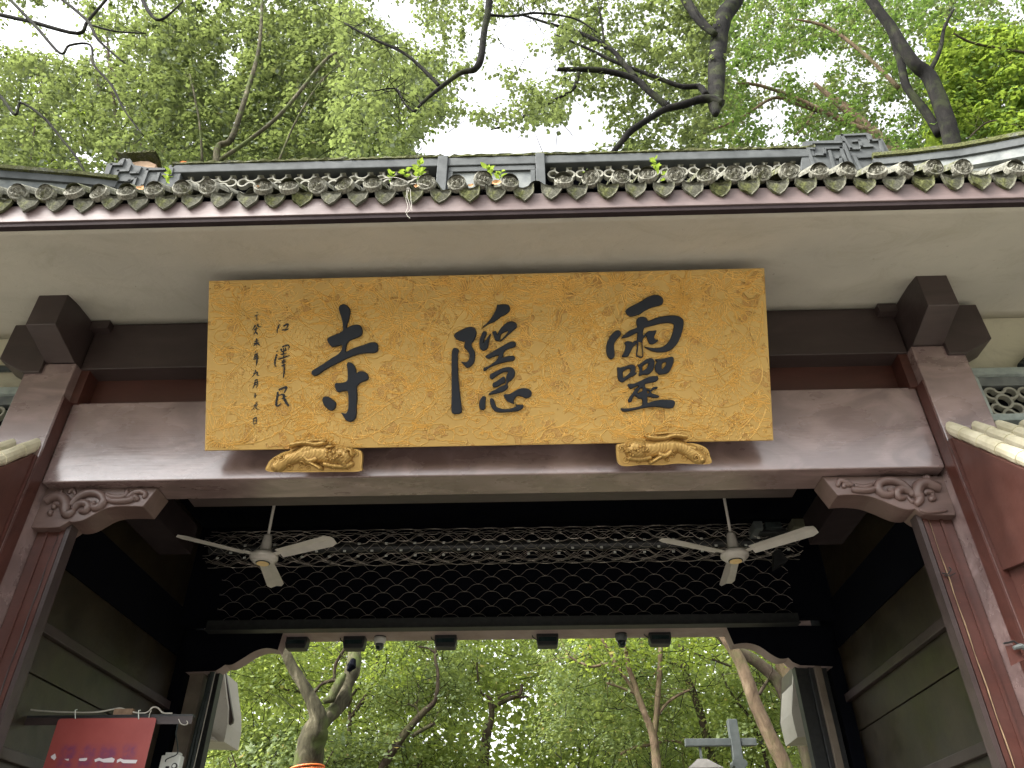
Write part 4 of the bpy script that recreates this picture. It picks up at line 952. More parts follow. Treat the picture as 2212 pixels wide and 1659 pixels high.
caps2 = [([(1650,560),(1500,450),(1350,360),(1200,320),(1050,300)],115,.055), ([(700,400),(850,380),(1000,350),(1150,350)],160,.06), ([(520,390),(600,400)],180,.075), ([(1000,500),(900,560),(800,620)],42,.06), ([(1130,440),(1050,500),(950,480)],60,.065), ([(1400,170),(1200,150),(1050,190),(900,200),(760,180)],55,.075), ([(1300,110),(1100,110),(900,130)],35,.06), ([(450,540),(600,560),(780,540)],60,.045), ([(1480,360),(1560,380)],50,.05)]
bum2 = [(600,350,30,.025),(500,400,28,.025),(670,340,24,.02),(720,390,24,.02),(740,430,24,.02),(370,440,24,.02),(430,490,24,.02),(480,510,24,.02),(700,420,22,.02),(650,430,22,.018),(560,430,24,.02),(420,430,22,.02),(400,320,30,.02),(790,620,30,.02),(1680,580,40,.02)]
spi2 = [(300,380,60,.014),(380,580,60,.012),(590,640,50,.012),(1080,580,50,.014),(1180,500,50,.014),(1390,540,60,.012),(1570,540,60,.012),(1690,400,50,.012),(1790,480,50,.014)]
lion(2380, 1680, out2, caps2, bum2, spi2, 'gilt carved lion under the plaque below the right character, head to the left')

# =================================================================== LIGHTS AND CAMERAS UNDER THE REAR LINTEL
spots = [(645, 1372, 'leftmost black box floodlight under the rear lintel, above the mottled forked trunk'), (768, 1372, 'black box floodlight with trailing cable, left of the pale dome camera'),
         (964, 1369, 'black box floodlight just right of the pale dome camera, cable at its left'), (1182, 1366, 'black box floodlight alone near the middle of the rear lintel'), (1423, 1362, 'rightmost black floodlight with glossy lens, beside the dark lensed dome camera')]
for i, (px, py, lb) in enumerate(spots):
    p = at(px, py, 8.72)
    T = thing('floodlight', lb, 'floodlight', p, 'floodlights under the rear lintel')
    x, y, z = p; w_ = .122
    pr = [(x-w_, y, z), (x-w_, y, z-.10), (x-w_*.88, y, z-.165), (x+w_*.88, y, z-.165), (x+w_, y, z-.10), (x+w_, y, z)]
    MB().prism([(a, y-.06, c) for a, _, c in pr], (0, .14, 0)).build('housing', M_blackmetal, T, bevel=.01)
    MB().box(x-w_*.8, x+w_*.8, y-.066, y-.061, z-.115, z-.07).build('lens', M_glass, T)
    MB().box(x-w_*.85, x+w_*.85, y-.07, y-.061, z-.069, z-.061).build('visor', M_blackmetal, T)
    MB().box(x-.05, x+.05, y-.02, y+.03, z, z+.03).build('mount', M_blackmetal, T)
    MB().tube([(x-w_-.05, y, z+.02), (x-w_-.045, y, z-.05), (x-w_*.7, y-.01, z-.11)], .006, 6).build('cable', M_darkcable, T)
for i, (px, py, lb, mt) in enumerate([(822, 1372, 'pale grey dome camera between two floodlights, cowl tilted right', M_boxw), (1341, 1366, 'dark lensed dome camera left of the rightmost floodlight', M_steel)]):
    p = at(px, py, 8.7); T = thing('dome_camera', lb, 'camera', p, 'dome cameras under the rear lintel')
    MB().lathe([(.066, .03), (.068, -.02), (.06, -.028)], p, 20).build('base_ring', M_blackmetal, T, smooth=False)
    MB().lathe([(.066, -.03), (.07, -.05), (.062, -.085), (.05, -.10)], p, 20).build('cowl', mt, T, smooth=True)
    MB().lathe([(.05, -.095), (.048, -.13), (.034, -.158), (.012, -.17)], p, 20).build('dome', M_glass if i else M_steel, T, smooth=True)
    MB().lathe([(.022, -.135), (.022, -.158), (.012, -.165)], p+Vector((-.01, -.03, .0)), 12).build('lens', M_glass, T)

# =================================================================== HANGING SIGN, BAR, CONTROL BOX
yb = 6.2
T = thing('hanging_bar', 'dark steel angle bar fixed level across the left side of the passage', 'bar', at(220, 1545, yb))
a, c = at(28, 1537, yb), at(416, 1550, yb)
MB().box(a.x, c.x, yb, yb+.05, 2.985, 3.0).build('top_flange', M_blackmetal, T)
MB().box(a.x, c.x, yb, yb+.006, 2.93, 2.984).build('web', M_dark, T)
T2 = thing('power_cable', 'pale cable lying along the top of the hanging bar', 'cable', at(140, 1530, yb))
pp = [at(x, y, yb+.02) for x, y in [(18,1490),(30,1515),(50,1530),(110,1537),(200,1539),(245,1532),(262,1530),(285,1538),(315,1540),(330,1528),(342,1530),(352,1540),(372,1541)]]
MB().tube([Vector(q) for q in catmull([tuple(q) for q in pp], 4)], .006, 6).build('cord', M_cable, T2)
MB().box(at(248, 1525, yb).x, at(288, 1525, yb).x, yb+.005, yb+.05, 3.002, 3.045).build('joint_box', simple('taped_box', (0.16, 0.10, 0.06), (0.26, 0.17, 0.11), 20, 0.8, 0.2), T2)
T3 = thing('red_board', 'red notice board with worn white lettering hung from the bar by white hooks', 'sign', at(135, 1551, yb-.03))
a, c = at(127, 1551, yb-.03), at(336, 1559, yb-.03)
bw, bt, bb = c.x-a.x, a.z-.005, 2.28
o_ = T3.location
# rounded sheet in its own coordinates: origin at top left corner
sh = MB(); pr = []
for (cx_, cz_, a0) in ((.02, -.02, 90), (.02, bb-bt+.02, 180), (bw-.02, bb-bt+.02, 270), (bw-.02, -.02, 0)):
    for k in range(5): t = R(a0+k*22.5); pr.append((cx_+.02*math.cos(t), 0, cz_+.02*math.sin(t)))
sh.prism(pr, (0, .008, 0)); me = sh.mesh('sheet', M_board)
s_ = mkobj('sheet', me, T3, (a.x, yb-.03, bt))
E8 = cropP(0, 2600, 2.765)
def flat(poly, nm='lettering'):
    MB().prism([at(*E8(x, y), yb-.034) for x, y in poly], (0, -.0015, 0)).build(nm, M_print, T3)
flat([(555,1045),(600,1015),(612,1060),(590,1090),(575,1075),(558,1065)]); flat([(700,1075),(750,1072),(748,1092),(730,1092)]); flat([(865,1070),(950,1062),(945,1085),(925,1096),(872,1096),(858,1088)])
flat([(1030,1080),(1080,1062),(1120,1075),(1220,1058),(1250,1075),(1235,1112),(1130,1112),(1080,1092),(1035,1108)]); flat([(1275,1085),(1310,1068),(1350,1082),(1497,1085),(1478,1122),(1340,1120),(1310,1098),(1272,1118)])
for (x, y) in ((820, 540), (1510, 545)):
    pth = [at(*E8(x+dx, y+dy), yb-.04) for dx, dy in ((20, -2), (0, 0), (-2, 40), (0, 95))]
    MB().tube(pth, .004, 6).build('hook', M_boxw, T3)
for lb, poly in (('bent dark wire hook on the bar right of the red board', [(1650,545),(1630,580),(1615,650),(1580,665),(1590,690)]), ('pale cable hook at the right end of the hanging bar', [(1945,640),(1970,690),(2020,705),(2045,680),(2030,660)])):
    T = thing('wire_hook', lb, 'hook', at(*E8(*poly[0]), yb-.02)); MB().tube([at(*E8(x, y), yb-.02) for x, y in catmull(poly, 3)], .0035, 6).build('hook', M_cable, T)
T4 = thing('control_box', 'white plastic control box with dial and switch on the far left jamb', 'control box', at(368, 1640, 6.5))
a, c = at(349, 1631, 6.5), at(391, 1631, 6.5)
MB().box(a.x, c.x, 6.5, 6.58, a.z-.36, a.z).build('case', M_boxw, T4, bevel=.008)
MB().box(a.x+.025, c.x-.02, 6.51, 6.57, a.z, a.z+.02).build('top_tab', M_boxw, T4)
q = at(377, 1655, 6.49); MB().tube([(q.x, 6.495, q.z), (q.x, 6.483, q.z)], .022, 16).build('dial', M_blackmetal, T4)
MB().tube([(q.x, 6.485, q.z), (q.x, 6.478, q.z)], .013, 14).build('dial_face', M_boxw, T4)
q = at(361, 1657, 6.49); MB().box(q.x-.012, q.x+.012, 6.488, 6.5, q.z-.03, q.z+.006).build('switch', M_blackmetal, T4)
MB().tube([at(*E8(x, y), 6.46) for x, y in catmull([(1800,1105),(1810,1080),(1860,1055),(1910,1035),(1935,1000),(1930,900),(1915,800),(1935,700)], 3)], .005, 6).build('lead', M_darkcable, T4)
for k, (xa_, xb_, m_) in enumerate(((428, 405, M_darkcable), (434, 413, M_darkcable), (441, 418, M_cable))):
    T = thing('wall_cable', ['thick dark cable running down the far left jamb', 'second dark cable in the bundle on the far left jamb', 'thin pale cable on the outer side of the far left bundle'][k], 'cable', at(xb_, 1659, 8.45))
    MB().tube([at(xa_+30-3*k, 1452, 8.45), at(xa_, 1560, 8.45), at(xb_, 1659, 8.45), at(xb_-25, 1760, 8.45)], [.022, .022, .02, .02] if k < 2 else .006, 8).build('cable', m_, T)
T = thing('rusty_staple', 'bent iron staple with padlock hasp on the right door post', 'hasp', at(2190, 1395, 4.9))
MB().tube([at(x, y, 4.905) for x, y in [(2168,1390),(2180,1388),(2190,1385),(2200,1392)]], .006, 6).build('staple', M_blackmetal, T)
MB().prism([at(x, y, 4.91) for x, y in [(2172,1395),(2200,1392),(2212,1425),(2185,1438)]], (0, .008, 0)).build('plate', M_red, T)
MB().tube([at(x, y, 4.88) for x, y in [(2190,1400),(2205,1396),(2230,1404)]], [.012, .018, .02], 8).build('ring', M_steel, T)
T = thing('iron_staple', 'small bent iron staple on the right door post below the carved bracket', 'staple', at(2052, 1238, 5.19))
MB().tube([at(x, y, 5.19) for x, y in [(2035,1238),(2048,1240),(2055,1230),(2050,1225)]], .005, 6).build('pin', M_blackmetal, T)
MB().tube([at(x, y, 5.195) for x, y in [(2040,1243),(2052,1244),(2064,1238)]], .004, 6).build('pin', M_blackmetal, T)

# =================================================================== LAMP POST
LP = thing('lamp_post', 'grey square lamp post with crossarm and hanging pyramid shade beyond the gate', 'street lamp', (at(1583, 1659, 11).x, 11, 0))
px_ = at(1583, 1659, 11).x + .08
tz = at(1590, 1555, 11).z
MB().box(px_-.06, px_+.06, 10.94, 11.06, 3.45, tz).build('upper_post', M_steel, LP, bevel=.006)
MB().box(px_-.055, px_+.055, 10.945, 11.055, 0, 3.33).build('post', M_steel, LP, bevel=.006)
MB().prism([(px_-.06, 10.9, 3.45), (px_-.085, 10.9, 3.43), (px_-.095, 10.9, 3.40), (px_-.085, 10.9, 3.37), (px_-.06, 10.9, 3.36), (px_-.065, 10.9, 3.33), (px_+.065, 10.9, 3.33), (px_+.06, 10.9, 3.36), (px_+.085, 10.9, 3.37), (px_+.095, 10.9, 3.40), (px_+.085, 10.9, 3.43), (px_+.06, 10.9, 3.45)], (0, .2, 0)).build('collar', M_steel, LP)
za = at(1550, 1604, 11).z
MB().box(at(1481, 1607, 10.96).x, at(1634, 1600, 10.96).x, 10.96, 11.035, za-.045, za+.045).build('crossarm', M_steel, LP, bevel=.005)
sx_ = at(1514, 1630, 11).x; zs_ = at(1514, 1641, 11).z
MB().box(sx_-.015, sx_+.015, 10.985, 11.015, zs_, za-.045).build('hanger', M_steel, LP)
b = MB(); w1, w2, h_ = .06, .225, .13
b.v += [(sx_-w1, 11-w1, zs_), (sx_+w1, 11-w1, zs_), (sx_+w1, 11+w1, zs_), (sx_-w1, 11+w1, zs_), (sx_-w2, 11-w2, zs_-h_), (sx_+w2, 11-w2, zs_-h_), (sx_+w2, 11+w2, zs_-h_), (sx_-w2, 11+w2, zs_-h_)]
b.f += [(0, 1, 2, 3), (0, 4, 5, 1), (1, 5, 6, 2), (2, 6, 7, 3), (3, 7, 4, 0), (4, 7, 6, 5)]
b.build('shade', simple('weathered_shade', (0.10, 0.095, 0.085), (0.17, 0.16, 0.145), 12, 0.7, 0.2), LP)
MB().box(sx_-.14, sx_+.14, 10.86, 11.14, zs_-.5, zs_-h_-.002).build('lantern', M_glass, LP)

# =================================================================== TREES
def leaves(cent, size, up=0.55, seed=0, wid=.42):
    rg = np.random.default_rng(seed); n = len(cent)
    nrm = rg.normal(size=(n, 3)); nrm[:, 2] = np.abs(nrm[:, 2])*1.0+up; nrm /= np.linalg.norm(nrm, axis=1)[:, None]
    a = rg.normal(size=(n, 3)); a[:, 2] -= .4; a -= nrm*(a*nrm).sum(1)[:, None]; a /= np.linalg.norm(a, axis=1)[:, None]+1e-9
    b = np.cross(nrm, a); s = size*rg.uniform(.6, 1.35, n)[:, None]
    c = cent; V = np.empty((n, 4, 3)); V[:, 0] = c-a*s*.5; V[:, 1] = c+b*s*wid-nrm*s*.10; V[:, 2] = c+a*s*.5; V[:, 3] = c-b*s*wid-nrm*s*.10
    i = np.arange(n)[:, None]*4; F = np.concatenate([i+np.array([[0, 1, 2]]), i+np.array([[0, 2, 3]])], 1).reshape(-1, 3)
    return V.reshape(-1, 3), F
def sprigs(points, per, rad, seed):
    rg = np.random.default_rng(seed); P = np.repeat(np.array(points), per, 0); o = rg.normal(size=P.shape)*rad; o[:, 2] *= .55
    return P+o
def twiglets(tree, pts, bk, seed, frac=.35):
    rd = random.Random(seed); mb = MB()
    for p in pts:
        if rd.random() > frac: continue
        p = Vector(p); d = Vector((rd.gauss(0, 1), rd.gauss(0, 1), rd.gauss(.6, .6))).normalized(); q = p-d*rd.uniform(.3, .8)
        mb.tube([q, (p+q)/2+Vector((rd.gauss(0, .04), rd.gauss(0, .04), rd.gauss(0, .04))), p], [.009, .006, .003], 3, cap=False)
    o = mb.build('twigs', bk, tree); tag(o, kind='stuff')
def crown(tree, pts, per, rad, size, mt, seed, nm='crown', wid=None):
    if not len(pts): return
    twiglets(tree, pts, B_dark, seed)
    C = sprigs(pts, per, rad, seed); V, F = leaves(C, size, seed=seed, wid=wid or (.42 if seed < 50 else .30))
    quads(nm, V, F, mt, tree)
def limb(mb, spec, Yf, k=5, n=10, rough=.12):
    # spec: list of (px, py, width_px); Yf(i) gives distance
    pts = [(*at(px, py, Yf(i/(max(1, len(spec)-1)))), wpx) for i, (px, py, wpx) in enumerate(spec)]
    C = catmull(pts, k); P = [Vector(c[:3]) for c in C]
    mb.tube(P, [max(.004, c[3]/2*depth(p)/FPX) for c, p in zip(C, P)], n, rough=rough); return P
def twigs(mb, P, rnd, cnt, L=.9, r=.008):
    for _ in range(cnt):
        p = P[rnd.randrange(len(P)//3, len(P))]; d = Vector((rnd.gauss(0, 1), rnd.gauss(0, 1), rnd.gauss(.2, .7))).normalized(); q = p; path = [q]
        for s in range(4): d = (d+Vector((rnd.gauss(0, .3), rnd.gauss(0, .3), rnd.gauss(0, .3)))).normalized(); q = q+d*L/4; path.append(q)
        mb.tube(path, [r, r*.8, r*.6, r*.4, r*.2], 4)
def mktree(name, label, base, bk, limbs, tw=14, seed=1, group=None, root=None):
    T = thing(name, label, 'tree', base, group); mb = MB(); rnd = random.Random(seed); b2 = MB(); first = True
    for spec, y0, y1 in limbs:
        if first:
            P = limb(mb, spec, lambda t: y0+(y1-y0)*t, n=16)
            # carry the trunk down to the ground
            d = P[0]; rr = spec[0][2]/2*depth(d)/FPX
            gx_, gy_ = base[0], base[1]
            if root: 
                C_ = catmull([tuple(q) for q in root]+[tuple(d), tuple(P[2])], 5); nn = len(C_)
                mb.tube(C_, [rr*(2.6-1.6*q/nn) for q in range(nn)], 16, rough=.08)
            else: mb.tube([Vector((gx_, gy_, -.1)), Vector((gx_, gy_, .3)), (Vector((gx_, gy_, .3))+d)/2 + Vector((.02, 0, 0)), d, P[2]], [rr*1.7, rr*1.3, rr*1.08, rr*1.0, rr*.9], 16, rough=.08)
            first = False
        else:
            b2 = MB(); P = limb(b2, spec, lambda t: y0+(y1-y0)*t); twigs(b2, P, rnd, tw); b2.build('branch', bk, T, smooth=True)
    mb.build('trunk', bk, T, smooth=True)
    return T
def basept(px, py, Y, lean=0.0):
    p = at(px, py, Y); return (p.x+lean, Y, 0)
# foliage density above the roof (pixels of the survey picture, each sprig given its own distance)
holes = [(70,60,140,62,.97),(170,95,100,45,.9),(320,20,60,30,.5),(500,125,38,38,.9),(450,25,90,35,.5),(837,17,60,32,.85),(870,45,55,38,.88),(920,78,48,36,.85),(690,110,22,15,.6),(1090,100,105,62,.96),(1140,55,80,42,.93),(1045,205,78,42,.97),(1020,320,150,66,.995),(1120,325,170,52,.995),(1272,250,55,60,.97),(1235,300,95,52,.97),(1170,140,60,38,.9),(1205,10,60,28,.85),(1190,185,45,26,.85),(1020,175,32,25,.75),
 (1675,240,58,42,.93),(1658,170,42,24,.85),(1708,140,52,24,.8),(1758,150,45,50,.85),(1875,155,45,30,.8),(1918,245,42,46,.85),(1608,160,36,20,.8),(1990,110,40,46,.65),(2190,20,55,38,.8),(1690,300,65,22,.8),(2125,300,62,20,.8),(960,280,60,40,.7),(1400,300,60,25,.5),(1340,40,60,25,.5),(1480,150,30,20,.5),(1560,290,40,20,.6),(60,205,26,22,.7),(200,350,26,30,.8),(150,380,40,20,.7),(1820,120,30,26,.6),(2070,60,40,26,.5),(2180,230,26,16,.5),(620,20,40,20,.5),(1700,30,30,20,.5)]
def dens(x, y):
    d = 1.0
    for cx_, cy_, rx, ry, s in holes:
        q = ((x-cx_)/rx)**2+((y-cy_)/ry)**2
        if q < 1: d *= 1-s*min(1, (1-q)*3.5)
    return d
rs = random.Random(21)
def scatter(x0, x1, y0, y1, n, Y0, Y1, dfun=None):
    out = []
    while len(out) < n:
        x, y = rs.uniform(x0, x1), rs.uniform(y0, y1)
        if dfun and rs.random() > dfun(x, y): 
            n -= .0; 
            if rs.random() < .5: n -= 1
            continue
        out.append(at(x, y, rs.uniform(Y0, Y1)))
    return out
# 1 mottled sycamore in the opening, limbs rising behind the roof
t1 = mktree('sycamore_tree', 'stout mottled tree forking in a V behind the gate, orange strap round its trunk', basept(664, 1658, 12), B_syc,
    [([(664,1662,62),(672,1610,60),(682,1575,54),(686,1545,36),(664,1494,26),(637,1450,23),(619,1414,22),(608,1378,21),(585,1250,22),(540,900,26),(467,360,15),(500,300,13),(533,200,10),(560,100,8),(567,-20,6)], 12, 11.5),
     ([(676,1600,30),(700,1556,34),(722,1536,32),(738,1512,36),(748,1480,30),(762,1445,34),(767,1399,27),(775,1300,22),(790,1100,16)], 12, 13), ([(477,345,10),(600,253,8),(700,133,7),(740,110,4)], 11.5, 11.6), ([(437,350,6),(430,260,4),(410,160,3)], 11.5, 11),([(600,353,5),(640,260,4),(690,180,3),(735,140,2)], 11.5, 11.2)], seed=2)
MB().tube([at(745, 1455, 12.22), at(735, 1470, 12.2), at(715, 1510, 12.1), at(700, 1515, 12.05)], [.03, .06, .07, .04], 10, rough=.4).build('burl', B_syc, t1, smooth=True)
MB().tube([at(764, 1424, 12.26), at(760, 1438, 12.24), at(752, 1450, 12.24)], [.035, .07, .03], 10, rough=.3).build('hollow', M_black, t1)
T = thing('orange_strap', 'bright orange strap tied round the mottled trunk', 'strap', at(664, 1655, 12))
for dz in (0, .035, .06):
    c = at(664, 1655, 12); c.z += dz-.09; MB().tube([c+Vector((math.cos(a_)*.235, math.sin(a_)*.235, .03*math.sin(a_*1+dz*30))) for a_ in np.linspace(0, 6.283, 25)], .014, 6).build('band', M_orange, T)
crown(t1, scatter(330, 760, -80, 395, 1100, 11.9, 14.5, dens), 25, 0.170, 0.137, L_mid, 31)
# 2 left tree: dark twisted branches near the top left
t2 = mktree('camphor_tree', 'tree with dark twisted bare branches in the top left corner above the roof', (-10.5, 11, 0), B_dark,
    [([(-260,500,40),(-240,300,30),(-150,120,20),(-60,20,14)], 10.5, 10.2), ([(-60,20,12),(0,32,9),(67,47,9),(167,72,8),(190,45,7),(233,-5,6)], 10.2, 10), ([(13,-10,7),(77,57,7),(130,115,6),(150,98,5),(195,97,5),(203,140,5),(240,183,5),(270,240,4),(310,293,3)], 10, 10), ([(123,-10,7),(187,43,7),(213,87,6),(270,137,3)], 10, 9.9),
     ([(-60,150,9),(0,207,7),(33,248,6),(45,222,5),(93,253,6),(133,300,5),(167,343,5),(192,392,4)], 10.2, 10.4), ([(303,-10,9),(325,30,8),(350,42,6),(395,3,3)], 10, 10), ([(200,55,5),(250,68,4),(315,72,3)], 10, 10)], tw=6, seed=3)
crown(t2, scatter(-160, 360, -80, 400, 560, 10.4, 13, dens), 22, 0.155, 0.121, L_mid, 32)
# 3 slim maple thicket behind left roof
t3 = mktree('maple_tree', 'leafy tree filling the left behind the roof ridge with many thin upright twigs', (-5.6, 15.5, 0), B_brown,
    [([(250,420,12),(255,300,9),(240,180,7),(230,60,4)], 15.5, 15.5)] + [([(x, 400, 5), (x+dx, 300, 4), (x+dx*2, 210, 3), (x+dx*3.4, 120, 2)], 15, 15) for x, dx in ((60,12),(120,-14),(255,-18),(275,16),(330,4),(395,10),(432,-9),(520,14),(570,-6),(640,18),(700,-8),(330,-30),(490,30),(560,34))], tw=10, seed=4)
crown(t3, scatter(-200, 960, 20, 420, 2300, 14.5, 18, dens), 23, 0.232, 0.154, L_mid, 33)
crown(t3, scatter(-200, 960, 180, 420, 700, 15, 18, dens), 15, .3, .13, L_lime, 34, 'inner_crown')
# 4 centre limb
t4 = mktree('camphor_tree', 'tree whose dark limb drops in from the top centre and bends left over the roof', (-6.5, 3.0, 0), B_dark,
    [([(1062,-120,18),(1057,0,15),(1046,67,14),(1039,125,15),(1025,150,14),(997,157,11),(954,187,9),(915,220,7),(894,242,5)], 7.6, 8.0), ([(950,187,8),(914,150,8),(870,113,7),(804,83,6),(744,50,4)], 8.0, 8.0), ([(894,242,4),(872,222,4),(855,192,4),(804,197,2)], 8.0, 8.0), ([(1060,33,6),(1110,35,5),(1160,28,5),(1240,40,4),(1290,70,3)], 7.7, 7.8)], tw=16, seed=5, root=[(-6.5,3,-.1),(-6.5,3,4),(-6.2,3.3,10),(-4,5,15.5)])
crown(t4, scatter(730, 1240, -80, 400, 720, 8.0, 11.0, dens), 22, 0.131, 0.093, L_mid, 35)
# 5 big right camphor: two stems and the arching limb that ends in a cut stub
t5 = mktree('camphor_tree', 'big double stemmed tree at upper right whose heavy dark limb droops to a cut stub', (9.3, 12.6, 0), B_dark,
    [([(2075,420,44),(2058,317,36),(2041,250,34),(2008,167,30),(1971,133,26),(1925,60,22),(1878,-5,20),(1800,-130,20),(1700,-190,22),(1620,-100,28),(1590,-5,36),(1562,40,37),(1550,117,36),(1547,187,36),(1545,225,30),(1546,248,12)], 12.4, 10.6),
     ([(2030,290,20),(1995,235,18),(1958,187,17),(1945,130,16),(1925,70,14)], 12.4, 12.2), ([(1560,225,20),(1525,213,18),(1474,227,17),(1437,236,15),(1400,258,14),(1364,282,15),(1344,305,13),(1322,334,12),(1300,380,10)], 10.6, 10.8), ([(1445,232,16),(1405,200,15),(1370,170,14),(1304,153,13),(1245,150,11),(1204,150,9)], 10.7, 10.7),
     ([(1374,168,12),(1345,135,11),(1320,107,10),(1257,73,9),(1184,50,6),(1120,30,4)], 10.7, 10.9), ([(1525,205,14),(1510,187,13),(1474,187,11),(1430,172,9),(1385,155,8),(1320,130,7),(1270,105,6),(1200,75,3)], 10.6, 10.9), ([(1250,158,9),(1240,190,8),(1215,207,7),(1154,240,6),(1100,268,5),(1060,280,3)], 10.7, 10.7), ([(1475,-10,20),(1508,40,20),(1545,75,14)], 10.8, 10.7), ([(1306,105,5),(1300,50,4),(1290,0,3)], 10.8, 10.8), ([(2005,160,12),(2030,110,9),(2040,60,7),(2060,20,5)], 12.4, 12.4)], tw=9, seed=6)
crown(t5, scatter(1150, 1560, -80, 360, 640, 10.8, 13, dens), 22, 0.155, 0.121, L_mid, 36)
crown(t5, scatter(1540, 2300, -80, 330, 700, 12.8, 15.5, dens), 22, 0.170, 0.121, L_dark, 37, 'upper_crown')
# 6 pale trunk leaning left
t6 = mktree('plane_tree', 'pale leaning trunk behind the right fret ornament with one long dark branch', (8.6, 14.6, 0), B_tan,
    [([(1990,400,30),(1941,333,24),(1875,277,22),(1825,233,20),(1791,207,12),(1760,180,7)], 14.5, 14.2), ([(1871,283,11),(1791,247,11),(1708,207,9),(1634,183,7),(1591,180,5)], 14.2, 13.8), ([(1795,250,8),(1720,225,7),(1670,212,7),(1600,255,5),(1520,288,4)], 14.2, 14), ([(1760,240,6),(1740,270,4),(1720,290,3)], 14.2, 14.2), ([(1941,190,9),(1870,120,8),(1790,60,7),(1720,42,4)], 13, 13)], tw=14, seed=7)
crown(t6, scatter(1480, 2300, -60, 345, 1500, 14.8, 18, dens), 23, 0.217, 0.137, L_mid, 38)
# 7 lime maple at far right
t7 = mktree('maple_tree', 'bright lime green maple along the right edge above the grey verge ridge', (12.6, 13.4, 0), B_brown,
    [([(2420,420,26),(2400,250,20),(2350,100,14)], 13.4, 13), ([(2395,260,8),(2300,280,6),(2212,275,5),(2140,262,4),(2090,300,3)], 13, 12.6), ([(2380,150,8),(2250,120,6),(2110,95,5),(2060,72,4)], 13, 12.6)], tw=12, seed=8)
crown(t7, scatter(2010, 2330, 60, 335, 620, 12.6, 15, dens), 23, 0.170, 0.165, L_lime, 39)
